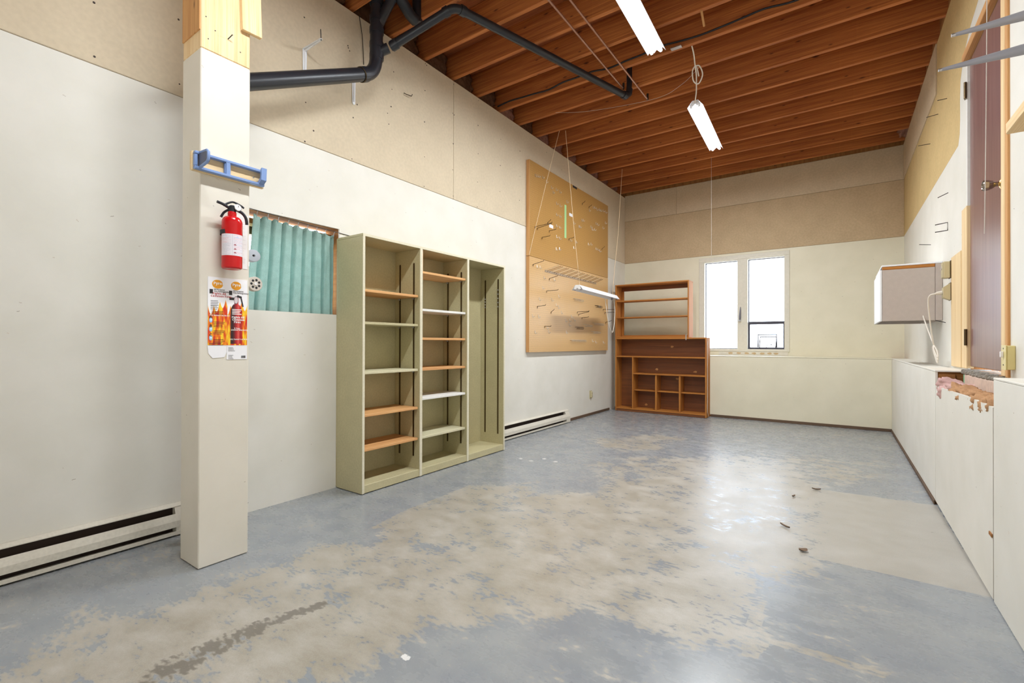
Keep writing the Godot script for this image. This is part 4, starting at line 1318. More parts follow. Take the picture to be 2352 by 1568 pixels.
# ------------------------------------------------------------------ olive shelving unit
func olive_shelving() -> void:
	var t := thing("shelving_unit", "tall olive painted shelving unit with three bays along the wall", "shelving unit", Vector3(0, 0, 0))
	var xb := XL + 0.012
	var xf := -2.728
	var za := -2.077
	var zz := -3.772
	var H := 1.830
	for z in [[za, za - 0.020], [-2.622, -2.650], [-3.196, -3.222], [zz + 0.020, zz]]:
		part_box("upright", "olive_paint", t, Vector3(xb, 0.004, z[0]), Vector3(xf, H - 0.018, z[1]), 0.002)
	part_box("top_board", "olive_paint", t, Vector3(xb, H - 0.018, za), Vector3(xf + 0.001, H, zz), 0.002)
	part_box("bottom_board", "olive_paint", t, Vector3(xb, 0.006, za - 0.020), Vector3(xf - 0.001, 0.062, zz + 0.020), 0.002)
	part_box("back_panel", "olive_paint", t, Vector3(xb - 0.010, 0.01, za), Vector3(xb, H - 0.005, zz), 0.0)
	# pale edge strips on the front
	for z in [[za, za - 0.020], [-2.622, -2.650], [-3.196, -3.222], [zz + 0.020, zz]]:
		part_box("edge_strip", "ivory_paint", t, Vector3(xf, 0.006, z[0] - 0.0005), Vector3(xf + 0.004, H - 0.018, z[1] + 0.0005), 0.001)
	part_box("edge_strip", "ivory_paint", t, Vector3(xf + 0.001, H - 0.019, za - 0.001), Vector3(xf + 0.004, H - 0.001, zz + 0.001), 0.001)
	# slotted standards on both faces of every bay, with the slots as real gaps between rungs
	for bay in [[-2.097, -2.622], [-2.650, -3.196], [-3.222, -3.752]]:
		for x in [-2.957, -2.795]:
			for side in 2:
				var z: float = bay[side]
				var dz := -0.003 if side == 0 else 0.003
				var s := S()
				bx(s, Vector3(x - 0.0075, 0.16, z), Vector3(x + 0.0075, 1.70, z + dz * 0.4), 0.0)
				for e in [-1, 1]:
					bx(s, Vector3(x + e * 0.0075, 0.16, z), Vector3(x + e * 0.0045, 1.70, z + dz), 0.0)
				var y := 0.16
				while y < 1.70:
					bx(s, Vector3(x - 0.0045, y, z), Vector3(x + 0.0045, y + 0.006, z + dz), 0.0)
					y += 0.0127
				mesh(s, "slotted_standard", "bronze", t)
	# shelves
	for b in [[0, 1.442, "shelf_wood"], [0, 1.212, "olive_paint"], [0, 0.858, "ivory_olive"], [0, 0.556, "shelf_wood"], [0, 0.312, "shelf_wood"],
			[1, 1.640, "shelf_wood"], [1, 1.338, "white_paint"], [1, 1.106, "shelf_wood"], [1, 0.858, "shelf_wood"], [1, 0.622, "white_paint"], [1, 0.312, "ivory_olive"]]:
		var za2 := -2.100 if b[0] == 0 else -2.653
		var zb2 := -2.619 if b[0] == 0 else -3.193
		var sf := part_box("shelf", b[2], t, Vector3(xb + 0.002, b[1] - 0.019, za2), Vector3(-2.742, b[1], zb2), 0.002)
		for x in [-2.957, -2.795]:
			for e in [[za2 - 0.001, -1.0], [zb2 + 0.001, 1.0]]:
				clip(sf, Vector3(x, b[1] - 0.020, e[0]), e[1])
	# spare clips left in the empty bay
	for k in 4:
		clip(t, Vector3(-2.957, 1.515 - k * 0.028, -3.751), 1.0)
	for k in 5:
		clip(t, Vector3(-2.795, 1.60 - k * 0.042, -3.751), 1.0)
	var o := thing("wood_offcut", "short upright wood offcut leaning in the top middle bay", "wood piece", Vector3(-2.80, 1.6405, -2.664))
	part_box("board", "shelf_wood", o, Vector3(-0.04, 0, -0.010), Vector3(0.055, 0.165, 0.010), 0.002)

func clip(t: Node, at: Vector3, sg: float) -> void:
	var s := S()
	bx(s, at + Vector3(-0.005, -0.012, 0), at + Vector3(0.005, -0.002, sg * 0.012), 0.001)
	bx(s, at + Vector3(-0.005, -0.002, 0), at + Vector3(0.005, 0.0, sg * 0.016), 0.0)
	mesh(s, "shelf_clip", "steel", t)

# ------------------------------------------------------------------ pegboards and hooks
const HOOK_UP := [[3.105,-4.909],[3.075,-4.997],[3.037,-5.120],[3.046,-5.248],[3.041,-5.341],[2.988,-5.168],[2.960,-5.532],[2.867,-5.254],[2.864,-5.349],[2.724,-5.254],[2.722,-5.346],[2.579,-5.255],[2.578,-5.341],[2.442,-5.256],[2.435,-5.333],[2.282,-5.246],[2.296,-5.333],[2.717,-5.738],[2.466,-5.642],[2.468,-5.804],[2.378,-5.730],[2.817,-6.023],[2.808,-5.970],[2.701,-5.884],[2.703,-5.915],[3.081,-6.340],[3.090,-6.398],[3.079,-6.475],[3.095,-6.563],[3.096,-6.611],[3.114,-6.709],[3.114,-6.797],[3.005,-6.217],[2.862,-6.445],[2.859,-6.504],[2.777,-6.274],[2.751,-6.314],[2.762,-6.394],[2.849,-6.698],[2.945,-6.785],[2.507,-6.186],[2.523,-6.275],[2.483,-6.447],[2.485,-6.517],[2.475,-6.577],[3.076,-4.741],[3.083,-4.778],[3.092,-4.821]]
const HOOK_LO := [[1.990,-4.783],[1.991,-4.852],[1.877,-4.951],[1.880,-5.193],[1.750,-4.915],[1.605,-4.838],[1.620,-5.135],[1.678,-5.320],[1.561,-5.254],[1.538,-5.307],[1.394,-4.681],[1.393,-4.816],[1.474,-5.387],[1.374,-5.505],[1.379,-5.618],[1.435,-5.666],[1.393,-5.744],[1.320,-5.609],[1.266,-5.021],[1.202,-4.741],[1.213,-5.062],[1.219,-5.525],[1.109,-6.326],[1.090,-6.441],[1.086,-6.718],[1.632,-6.569]]
const HOOK_DARK := [[2.455,-4.736,0.234,0.014],[2.450,-4.789,0.199,0.027],[2.570,-5.032,0.043,0.023],[2.475,-5.073,0.096,0.004],[2.358,-4.897,0.113,0.006],[3.044,-5.990,0.042,0.019],[3.049,-6.206,0.040,0.013],[2.514,-6.662,0.044,0.026],[2.470,-5.590,0.075,0.007],[1.999,-4.693,0.148,0.027],[1.875,-5.076,0.119,0.024],[1.714,-5.011,0.161,0.002],[1.509,-4.797,0.114,0.007],[1.459,-5.122,0.042,0.025],[1.273,-4.965,0.090,-0.002],[1.590,-6.715,0.185,-0.009],[1.542,-6.766,0.164,0.001],[1.393,-6.804,0.094,0.021],[1.428,-5.987,0.103,0.006],[1.500,-5.843,0.177,0.003],[1.469,-5.883,0.158,0.031]]
const RACKS := [[1.675,-5.713,1.655,-5.996],[1.335,-6.040,1.304,-6.280],[1.370,-6.336,1.338,-6.704],[1.294,-5.784,1.263,-5.998],[1.246,-6.291,1.207,-6.570],[1.118,-5.629,1.079,-6.083],[1.621,-6.415,1.615,-6.629]]
const PRONG := [1.968,-4.962,1.964,-6.456,0.211,0.043]
const XB := -2.985

func pegboards() -> void:
	for b in [["pegboard", "upper pegboard sheet, darker brown, with a green tape strip", 2.093, 3.228, "pegboard_dark"], ["pegboard", "lower pegboard sheet, paler brown, behind the hanging strip light", 0.957, 2.090, "pegboard_light"]]:
		var t := thing(b[0], b[1], "pegboard", Vector3(0, 0, 0))
		part_box("board", b[4], t, Vector3(XB - 0.006, b[2], -4.618), Vector3(XB, b[3], -6.895), 0.001)
		for y in [[b[2] + 0.002, b[2] + 0.04], [b[3] - 0.04, b[3] - 0.002]]:
			part_box("furring_strip", "old_wood", t, Vector3(XL + 0.003, y[0], -4.620), Vector3(XB - 0.006, y[1], -6.890), 0.001)
		part_box("furring_strip", "old_wood", t, Vector3(XL + 0.003, b[2] + 0.001, -4.612), Vector3(XB + 0.001, b[3] - 0.001, -4.6175), 0.001)
	# one small hook: a peg, a shank, an upturned tip
	var proto: Node3D = null
	var nth := ["first", "second", "third", "fourth", "fifth", "sixth", "seventh", "eighth", "ninth", "tenth"]
	var clusters := [
		["in the loose group under the top left corner", HOOK_UP, [0, 1, 2, 3, 4, 5]], ["above the green tape", HOOK_UP, [6]],
		["in the top pair left of the green tape", HOOK_UP, [7, 8]], ["in the second pair left of the green tape", HOOK_UP, [9, 10]], ["in the third pair left of the green tape", HOOK_UP, [11, 12]], ["in the fourth pair left of the green tape", HOOK_UP, [13, 14]], ["in the lowest pair left of the green tape", HOOK_UP, [15, 16]],
		["beside the right hand string", HOOK_UP, [17, 18, 19, 20]], ["right of the right hand string", HOOK_UP, [21, 22, 23, 24]],
		["in the row along the upper right", HOOK_UP, [25, 26, 27, 28, 29, 30, 31, 32]], ["in the scattered group at the right", HOOK_UP, [33, 34, 35, 36, 37, 38, 39]],
		["at the lower right of the upper board", HOOK_UP, [40, 41, 42, 43, 44]], ["in the short row at the top left corner", HOOK_UP, [45, 46, 47]],
		["at the top left of the lower board", HOOK_LO, [0, 1, 2, 3]], ["at the left, level with the unlit lamp", HOOK_LO, [4, 5, 6, 7]], ["left of the lamp's shadow", HOOK_LO, [8, 9, 10, 11, 12]],
		["in the lamp's shadow", HOOK_LO, [13, 14, 15, 16, 17]], ["at the lower left of the lower board", HOOK_LO, [18, 19, 20, 21]], ["at the lower right of the lower board", HOOK_LO, [22, 23, 24]], ["by the right edge under the lamp", HOOK_LO, [25]]]
	for cl in clusters:
		var idx: Array = cl[2].duplicate()
		var all: Array = cl[1]
		idx.sort_custom(func(i: int, j: int) -> bool: return all[i][1] > all[j][1])
		for k in idx.size():
			var p: Array = all[idx[k]]
			if proto == null:
				proto = MeshInstance3D.new()
				var s := S()
				tube(s, [Vector3(-0.004, 0.014, 0), Vector3(0.002, 0.014, 0), Vector3(0.003, -0.014, 0), Vector3(0.010, -0.022, 0), Vector3(0.022, -0.022, 0), Vector3(0.028, -0.008, 0)], 0.0032, 6)
				var am := s.commit()
				am.surface_set_material(0, mats["bright_wire"])
				proto.mesh = am
			var o: MeshInstance3D = proto.duplicate()
			o.name = numbered("pegboard_hook")
			add_child(o, true)
			o.position = Vector3(XB, p[0], p[1])
			o.rotation.y = rng.randf_range(-0.25, 0.25)
			var which_one: String = "small bright hook " + cl[0] if idx.size() == 1 else "bright hook, %s from left %s" % [nth[k], cl[0]]
			tag(o, which_one, "hook", "small bright hooks on the pegboards")
	proto.free()
	var which := ["topmost on the left", "just under another long one", "short, at the upper left", "below the left white label", "lowest on the left of the upper sheet", "upper right, plain", "upper right, above small hooks", "at the right edge", "right of the green tape", "by the top left corner of the lower sheet", "under the long prong rack", "second under the prong rack", "thin, on the left of the lower sheet", "short and black on the lower sheet", "low on the left", "upper of two reaching past the right edge", "lower of two reaching past the right edge", "lowest at the right edge", "under the slanting wires", "slanting, upper", "slanting, lower"]
	for k in HOOK_DARK.size():
		var d: Array = HOOK_DARK[k]
		var s := S()
		var l: float = d[2]
		var u: float = d[3]
		tube(s, [Vector3(-0.004, 0.0, 0), Vector3(0.003, 0.0, 0), Vector3(0.003, -0.022, 0), Vector3(0.006, 0.001, 0), Vector3(l * 0.5, u * 0.5, 0), Vector3(l, u, 0), Vector3(l + 0.006, u + 0.012, 0)], 0.0032, 6)
		var o := mesh(s, "pegboard_prong", "dark_wire")
		o.position = Vector3(XB, d[0], d[1])
		tag(o, "long dark pegboard prong, " + which[k], "hook", "long dark prongs on the pegboards")
	var places := ["under the hanging strip light", "second from the right in the lamp's shadow", "rightmost in the lamp's shadow", "dark, left in the lamp's shadow", "bright, under the lamp's shadow", "long, near the bottom edge", "short, by the right edge"]
	for k in RACKS.size():      # coiled tool racks
		var d: Array = RACKS[k]
		var t := thing("coil_rack", "coiled wire tool rack on the lower pegboard, " + places[k], "tool rack", Vector3(XB, (d[0] + d[2]) * 0.5, d[1]), "coiled racks on the lower pegboard")
		var L: float = d[1] - d[3]
		var s := S()
		tube(s, [Vector3(0.004, 0.012, 0), Vector3(0.004, 0.012, -L)], 0.0028, 6)
		mesh(s, "rail", "bright_wire" if k != 3 and k != 6 else "dark_wire", t)
		var n := int(L / 0.03)
		for q in n:
			var z := -L * (q + 0.5) / n
			s = S()
			tube(s, [Vector3(0.004, 0.012, z + 0.007), Vector3(0.030, 0.010, z + 0.006), Vector3(0.034, 0.004, z), Vector3(0.030, -0.012, z - 0.004), Vector3(0.006, -0.014, z - 0.006)], 0.0022, 5)
			mesh(s, "coil", "bright_wire" if k != 3 and k != 6 else "dark_wire", t)
	# the long rack of prongs
	var pr := thing("prong_rack", "long wire rack of straight prongs on the lower pegboard", "rack", Vector3(XB, PRONG[0], PRONG[1]))
	var L := float(PRONG[1] - PRONG[3])
	for y in [0.0, -0.016]:
		var s := S()
		tube(s, [Vector3(0.005, y, 0.0), Vector3(0.005, y, -L)], 0.0032, 6)
		mesh(s, "rail", "bright_wire", pr)
	for k in 27:
		var z := -L * (k + 0.2) / 27.0
		var s := S()
		tube(s, [Vector3(0.005, -0.016, z), Vector3(0.007, 0.0, z), Vector3(0.20 - 0.0027 * k, 0.040, z)], 0.0026, 5)
		mesh(s, "prong", "dark_wire" if k % 3 else "bright_wire", pr)
	# tape and labels
	var o1 := part_box("tape_strip", "green_tape", null, Vector3(XB + 0.0003, 2.463, -5.472), Vector3(XB + 0.001, 2.904, -5.524), 0.0002)
	tag(o1, "pale green vertical strip of tape on the upper pegboard", "tape")
	var o2 := part_box("paper_label", "paper", null, Vector3(XB + 0.0003, 2.785, -5.604), Vector3(XB + 0.001, 2.825, -5.700), 0.0002)
	tag(o2, "white paper label right of the green tape strip", "label")
	var o3 := part_box("paper_label", "paper", null, Vector3(XB + 0.0003, 2.520, -5.073), Vector3(XB + 0.001, 2.562, -5.173), 0.0002)
	tag(o3, "white paper label at the left of the upper pegboard", "label")
	var o4 := part_box("name_plate", "rubber", null, Vector3(XB + 0.0003, 3.196, -5.703), Vector3(XB + 0.0025, 3.226, -5.826), 0.0005)
	tag(o4, "small black plate on the top edge of the pegboard", "plate")

# ------------------------------------------------------------------ the wooden bookcases in the far corner
func corner_bookcases() -> void:
	var zf := -7.050
	var zb := ZP + 0.003
	var t := thing("low_bookcase", "brown wooden bookcase standing on the floor in the far corner", "bookcase", Vector3(0, 0, 0))
	var x0 := -2.925
	var x1 := -1.552
	var H := 1.152
	for x in [[x0, x0 + 0.019], [x1 - 0.019, x1]]:
		part_box("side_panel", "case_wood", t, Vector3(x[0], 0.004, zf), Vector3(x[1], H - 0.019, zb), 0.002)
	part_box("top_board", "case_wood", t, Vector3(x0, H - 0.019, zf + 0.002), Vector3(x1, H, zb), 0.002)
	part_box("bottom_board", "case_wood", t, Vector3(x0 + 0.019, 0.036, zf + 0.001), Vector3(x1 - 0.019, 0.056, zb), 0.002)
	part_box("toe_kick", "case_dark", t, Vector3(x0 + 0.019, 0.002, zf - 0.006), Vector3(x1 - 0.019, 0.036, zf - 0.022), 0.002)
	part_box("back_panel", "case_dark", t, Vector3(x0 + 0.019, 0.056, zb + 0.006), Vector3(x1 - 0.019, H - 0.019, zb), 0.0)
	part_box("shelf", "case_wood", t, Vector3(x0 + 0.019, 0.850, zf), Vector3(x1 - 0.019, 0.868, zb + 0.006), 0.002)
	part_box("divider", "case_wood", t, Vector3(-2.650, 0.056, zf), Vector3(-2.632, 0.850, zb + 0.006), 0.002)
	part_box("shelf", "case_wood", t, Vector3(-2.632, 0.587, zf), Vector3(x1 - 0.019, 0.605, zb + 0.006), 0.002)
	for x in [-2.292, -1.940]:
		part_box("divider", "case_wood", t, Vector3(x, 0.056, zf - 0.012), Vector3(x + 0.024, 0.587, zb + 0.006), 0.002)
	for b in [[-2.632, -2.292], [-2.268, -1.940], [-1.916, x1 - 0.019]]:
		part_box("shelf", "case_wood", t, Vector3(b[0], 0.330, zf - 0.045), Vector3(b[1], 0.345, zb + 0.006), 0.002)
	var r := RandomNumberGenerator.new()      # scars where something was glued to the back
	r.seed = 12
	for p in [[-2.10, 1.02], [-2.33, 0.665], [-1.76, 0.645], [-2.02, 0.53], [-2.50, 0.10]]:
		var s := S()
		var out := PackedVector2Array()
		for j in 9:
			var a := TAU * j / 9.0
			out.append(Vector2(p[0] + cos(a) * 0.028 * r.randf_range(0.6, 1.1), p[1] + sin(a) * 0.018 * r.randf_range(0.6, 1.2)))
		prism(s, out, along_z(zb + 0.006), 0.001)
		mesh(s, "glue_scar", "old_wood", t)
	# the open frame standing on it
	var u := thing("bookcase_hutch", "open backed wooden shelf hutch standing on the low bookcase", "hutch", Vector3(0, H + 0.001, 0))
	var ux0 := -2.930
	var ux1 := -1.795
	var UH := 0.840
	for x in [[ux0, ux0 + 0.019], [ux1 - 0.019, ux1]]:
		part_box("side_panel", "case_wood", u, Vector3(x[0], 0, zf - 0.004), Vector3(x[1], UH - 0.019, zb - 0.01), 0.002)
	part_box("top_board", "case_wood", u, Vector3(ux0, UH - 0.019, zf - 0.003), Vector3(ux1, UH, zb - 0.01), 0.002)
	part_box("bottom_board", "case_wood", u, Vector3(ux0 + 0.019, 0, zf - 0.004), Vector3(ux1 - 0.019, 0.019, zb - 0.01), 0.002)
	part_box("back_rail", "case_dark", u, Vector3(ux0 + 0.019, UH - 0.085, zb - 0.004), Vector3(ux1 - 0.019, UH - 0.019, zb - 0.01), 0.001)
	part_box("back_rail", "case_wood", u, Vector3(ux0 + 0.019, 0.019, zb - 0.004), Vector3(ux1 - 0.019, 0.045, zb - 0.01), 0.001)
	part_box("back_stile", "case_wood", u, Vector3(ux0 + 0.019, 0.045, zb - 0.004), Vector3(ux0 + 0.06, UH - 0.085, zb - 0.01), 0.001)
	for y in [0.570, 0.310]:
		part_box("shelf", "case_wood", u, Vector3(ux0 + 0.019, y, zf - 0.012), Vector3(ux1 - 0.019, y + 0.017, zb - 0.01), 0.002)
	var lk := S()
	bx(lk, Vector3(-1.842, H - 0.035, zf + 0.0005), Vector3(-1.826, H + 0.055, zf + 0.003), 0.001)
	tag(mesh(lk, "mending_plate", "steel"), "small bright metal plate joining hutch and bookcase", "plate")
	var cd := S()
	tube(cd, curve([Vector3(x1 + 0.006, 1.10, zf - 0.05), Vector3(x1 + 0.005, 0.7, zf - 0.052), Vector3(x1 + 0.006, 0.3, zf - 0.05), Vector3(x1 + 0.004, 0.11, zf - 0.045), Vector3(x1 + 0.012, 0.012, zf - 0.09)]), 0.0032, 6)
	tag(mesh(cd, "white_cable", "white_cord"), "white cable running down the right side of the bookcase", "cable")

# ------------------------------------------------------------------ lamps
func lamps() -> void:
	strip_light("strip_light", "lit fluorescent strip light high among the joists, nearest in view", Vector3(-1.21, 3.50, -2.66), Vector3(-1.255, 3.50, -3.90), true)
	strip_light("strip_light", "lit fluorescent strip light hanging from a knotted white cord", Vector3(-1.165, 3.40, -4.80), Vector3(-1.215, 3.40, -6.02), true)
	strip_light("strip_light", "lit fluorescent strip light over the post end of the room", Vector3(-1.17, 3.50, -0.36), Vector3(-1.215, 3.50, -1.60), true)
	strip_light("strip_light", "unlit white strip light hanging on strings before the pegboard", Vector3(-2.629, 1.720, -5.15), Vector3(-2.665, 1.700, -6.40), false)
	# how they hang
	var c := thing("knotted_cord", "white knotted cord holding the farther lit strip light", "cord", Vector3(0, 0, 0))
	var s := S()
	tube(s, curve([Vector3(-1.03, 3.60, -4.135), Vector3(-1.035, 3.575, -4.22), Vector3(-1.05, 3.53, -4.33), Vector3(-1.062, 3.50, -4.42), Vector3(-1.085, 3.475, -4.52), Vector3(-1.12, 3.455, -4.66), Vector3(-1.165, 3.43, -4.79)]), 0.0055, 8)
	mesh(s, "cord", "white_cord", c)
	s = S()
	tube(s, curve([Vector3(-1.052, 3.53, -4.33), Vector3(-1.02, 3.535, -4.36), Vector3(-1.015, 3.50, -4.45), Vector3(-1.06, 3.455, -4.50), Vector3(-1.095, 3.47, -4.46), Vector3(-1.085, 3.52, -4.38), Vector3(-1.05, 3.545, -4.36), Vector3(-1.045, 3.49, -4.44)]), 0.0055, 8)
	mesh(s, "knot", "white_cord", c)
	for h in [[Vector3(-1.21, 3.53, -5.88), Vector3(-1.25, 3.60, -5.98), "thin chain at the far end of the hanging strip light"], [Vector3(-1.22, 3.54, -2.80), Vector3(-1.22, 3.60, -2.93), "short hanger at the near end of the nearest strip light"], [Vector3(-1.25, 3.54, -3.72), Vector3(-1.25, 3.60, -3.70), "short hanger at the far end of the nearest strip light"]]:
		s = S()
		tube(s, [h[0], h[1]], 0.002, 5)
		tag(mesh(s, "lamp_hanger", "steel"), h[2], "hanger")
	var n1 := Vector3(-2.632, 1.783, -5.22)
	s = S()
	tube(s, curve([Vector3(-2.677, 3.60, -4.929), Vector3(-2.64, 2.55, -5.06), Vector3(-2.615, 2.02, -5.13), Vector3(-2.622, 1.98, -5.15), n1]), 0.0032, 6)
	tag(mesh(s, "hanging_string", "string"), "pale string from the joist to the near end of the unlit lamp", "string")
	s = S()
	tube(s, curve([Vector3(-2.737, 3.60, -4.888), Vector3(-2.86, 2.85, -4.74), Vector3(-2.980, 2.10, -4.606)]), 0.0032, 6)
	tag(mesh(s, "hanging_string", "string"), "pale string slanting from the joist to the pegboard's left edge", "string")
	s = S()
	tube(s, curve([Vector3(-2.588, 3.60, -6.481), Vector3(-2.62, 2.7, -6.42), Vector3(-2.650, 2.1, -6.35), Vector3(-2.663, 1.7615, -6.32)]), 0.0030, 6)
	tag(mesh(s, "hanging_string", "string"), "pale string from the joist to the far end of the unlit lamp", "string")
	s = S()
	tube(s, [Vector3(-1.43, 3.60, -6.776), Vector3(-1.428, 2.25, -6.776)], 0.0020, 5)
	tag(mesh(s, "pull_string", "thin_string"), "thin pull string hanging in front of the far window", "string")
	var fc := S()
	tube(fc, curve([Vector3(-2.66, 1.69, -6.05), Vector3(-2.655, 1.55, -6.08), Vector3(-2.66, 1.36, -6.16), Vector3(-2.67, 1.25, -6.28), Vector3(-2.68, 1.23, -6.36), Vector3(-2.675, 1.36, -6.41), Vector3(-2.67, 1.55, -6.42), Vector3(-2.665, 1.68, -6.36)]), 0.0050, 8)
	tag(mesh(fc, "lamp_flex", "white_cord"), "looped white flex under the unlit hanging strip light", "cord")

func strip_light(called: String, label: String, a: Vector3, b: Vector3, lit: bool) -> void:
	var t := thing(called, label, "strip light", a)
	var d := b - a
	var L := d.length()
	var zx := d.normalized()
	var up := (Vector3.UP - zx * zx.y).normalized()
	t.basis = Basis(up.cross(-zx).normalized() * 1.0, up, -zx).orthonormalized()      # the lamp runs along its own -z
	var s := S()      # folded reflector housing, open below
	var prof := [[-0.075, 0.0], [-0.030, 0.058], [0.030, 0.058], [0.075, 0.0], [0.073, -0.001], [0.029, 0.055], [-0.029, 0.055], [-0.073, -0.001]]
	prism(s, pv(prof), Transform3D(Basis.IDENTITY, Vector3(0, 0, -L)), L)
	mesh(s, "housing", "white_enamel", t)
	for z in [0.0, -L]:
		s = S()
		prism(s, pv([[-0.050, 0.010], [-0.028, 0.060], [0.028, 0.060], [0.050, 0.010], [0.020, 0.004], [0.0, 0.026], [-0.020, 0.004]]), Transform3D(Basis.IDENTITY, Vector3(0, 0, z - 0.002)), 0.004)
		mesh(s, "end_plate", "white_enamel", t)
		for x in [-0.038, 0.038]:
			s = S()
			var zz: float = z - 0.012 if z == 0.0 else z + 0.012
			bx(s, Vector3(x - 0.011, -0.008, zz - 0.008), Vector3(x + 0.011, 0.030, zz + 0.008), 0.002)
			mesh(s, "socket", "white_enamel" if lit else "grey_arm", t)
	for x in [-0.038, 0.038]:
		if not lit:
			continue
		s = S()
		tube(s, [Vector3(x, 0.002, -0.012), Vector3(x, 0.002, -L + 0.012)], 0.013, 14)
		mesh(s, "tube", "lit_tube", t)
	if lit:
		var l := AreaLight3D.new()
		l.name = "light"
		l.area_size = Vector2(0.105, L - 0.06)
		l.light_energy = LAMP_ENERGY
		l.light_color = Color(0.955, 0.98, 1.0)
		l.shadow_enabled = true
		l.set("area_range", 30.0)
		l.set("area_attenuation", 2.0)
		t.add_child(l)
		# shines along its own -z: turn that down, its long side along the lamp
		l.transform = Transform3D(Basis(Vector3(-1, 0, 0), Vector3(0, 0, 1), Vector3(0, 1, 0)), Vector3(0, -0.014, -L * 0.5))

# ------------------------------------------------------------------ pipes and cables
func collar(parent: Node, at: Vector3, dir: Vector3, r: float, len: float) -> void:
	var s := S()
	var d := dir.normalized()
	tube(s, [at - d * len * 0.5, at - d * len * 0.42, at + d * len * 0.42, at + d * len * 0.5], [r * 0.97, r, r, r * 0.97], 20)
	mesh(s, "coupling", "pipe_black", parent)

func pipes() -> void:
	var t := thing("drain_stack", "thick black drain pipe with an elbow in the upper left corner", "pipe", Vector3(0, 0, 0))
	var top := Vector3(-2.855, 3.835, -2.30)
	var el := Vector3(-2.855, 3.085, -2.285)
	var low := Vector3(-2.77, 2.535, -1.30)
	var foot := Vector3(-2.79, 2.40, -1.12)
	var r := 0.0475
	var s := S()
	var pts := [top]
	pts += bend(top, el, low, 0.12, 10)
	tube(s, pts, r, 20)
	mesh(s, "stack", "pipe_black", t)
	s = S()
	var q: Array = [el + (low - el).normalized() * 0.12]
	q += bend(el, foot + Vector3(0, 0.05, 0), Vector3(foot.x, 0, foot.z), 0.10, 8)
	q.append(Vector3(foot.x, 0.0, foot.z))
	tube(s, q, r, 20)
	mesh(s, "run", "pipe_black", t)
	var dl := (low - el).normalized()
	collar(t, el + dl * 0.135, dl, 0.0535, 0.05)
	for y in [3.215, 3.30, 3.41, 3.50, 3.62]:
		collar(t, Vector3(-2.855, y, -2.292), Vector3.UP, 0.0525, 0.045)
	s = S()      # wye arm rising to the right
	tube(s, [Vector3(-2.855, 3.44, -2.295), Vector3(-2.77, 3.60, -2.335), Vector3(-2.70, 3.74, -2.37), Vector3(-2.66, 3.83, -2.385)], 0.036, 16)
	mesh(s, "wye_arm", "pipe_black", t)
	s = S()
	tube(s, [Vector3(-2.71, 3.68, -2.36), Vector3(-2.72, 3.60, -2.50), Vector3(-2.72, 3.585, -2.56)], 0.042, 16)
	mesh(s, "side_arm", "pipe_black", t)
	s = S()
	tube(s, [Vector3(-2.72, 3.575, -2.58), Vector3(-2.72, 3.835, -2.575)], 0.040, 16)
	mesh(s, "riser", "pipe_black", t)
	# a tarnished strap round the elbow
	s = S()
	var ring := []
	var bx_ := dl.cross(Vector3.UP).normalized()
	var by_ := bx_.cross(dl).normalized()
	for k in 25:
		var a := TAU * k / 24.0
		ring.append(el + dl * 0.165 + (bx_ * cos(a) + by_ * sin(a)) * 0.050)
	tube(s, ring, 0.0028, 5, false)
	mesh(s, "pipe_strap", "bronze", t)
	# the slimmer branch under the joists
	var b := thing("branch_pipe", "slim black branch pipe running under the joists", "pipe", Vector3(0, 0, 0))
	s = S()
	tube(s, [Vector3(-2.86, 3.25, -2.30), Vector3(-2.786, 3.2857, -2.3478)], 0.037, 16)
	mesh(s, "wye_stub", "pipe_black", t)
	var p0 := Vector3(-2.772, 3.292, -2.357)
	var p1 := Vector3(-2.30, 3.515, -2.545)
	var p2 := Vector3(-1.745, 3.53, -4.46)
	s = S()
	var path := [p0]
	path += bend(p0, p1, p2, 0.06, 8)
	path.append(p2)
	tube(s, path, 0.031, 16)
	mesh(s, "pipe_run", "pipe_black", b)
	var d0 := (p1 - p0).normalized()
	collar(b, p0 + d0 * 0.032, d0, 0.038, 0.05)
	collar(b, p1 - d0 * 0.07, d0, 0.037, 0.04)
	var d1 := (p2 - p1).normalized()
	collar(b, p1 + d1 * 0.07, d1, 0.037, 0.045)
	collar(b, p2 - d1 * 0.02, d1, 0.037, 0.05)
	s = S()
	tube(s, [p2, p2 + Vector3(0.02, 0.03, -0.03), p2 + Vector3(0.03, 0.10, -0.035), p2 + Vector3(0.03, 0.29, -0.035)], 0.033, 16)
	mesh(s, "upturn", "pipe_black", b)
	# two thin copper lines
	for k in 2:
		var w := thing("copper_line", ["thin copper water line under the joists, left of a pair", "thin copper water line under the joists, right of a pair"][k], "pipe", Vector3(0, 0, 0))
		var x: float = [-1.752, -1.622][k]
		var z1: float = [-4.41, -4.74][k]
		s = S()
		tube(s, [Vector3(x, 3.583, 0.6), Vector3(x + 0.006, 3.580, -2.5), Vector3(x, 3.582, z1)], 0.0085, 10)
		mesh(s, "line", "copper", w)
		s = S()
		tube(s, [Vector3(x, 3.582, z1 + 0.012), Vector3(x, 3.58, z1 - 0.004), Vector3(x, 3.64, z1 - 0.010)], 0.011, 10)
		mesh(s, "fitting", "dark_metal", w)
	# black cable clipped along one joist
	s = S()
	var cp := []
	for k in 24:
		var x := lerpf(-3.06, XU - 0.02, k / 23.0)
		cp.append(Vector3(x, 3.648 + 0.012 * sin(k * 1.3) + 0.006 * sin(k * 2.9), -4.088))
	tube(s, curve(cp, 3), 0.0075, 8)
	tag(mesh(s, "black_cable", "cable_black"), "black electric cable clipped along the side of a joist", "cable")
	# wooden dowel peg hanging under a joist
	s = S()
	tube(s, [Vector3(-0.86, 3.600, -3.73), Vector3(-0.885, 3.600, -3.93)], 0.009, 8)
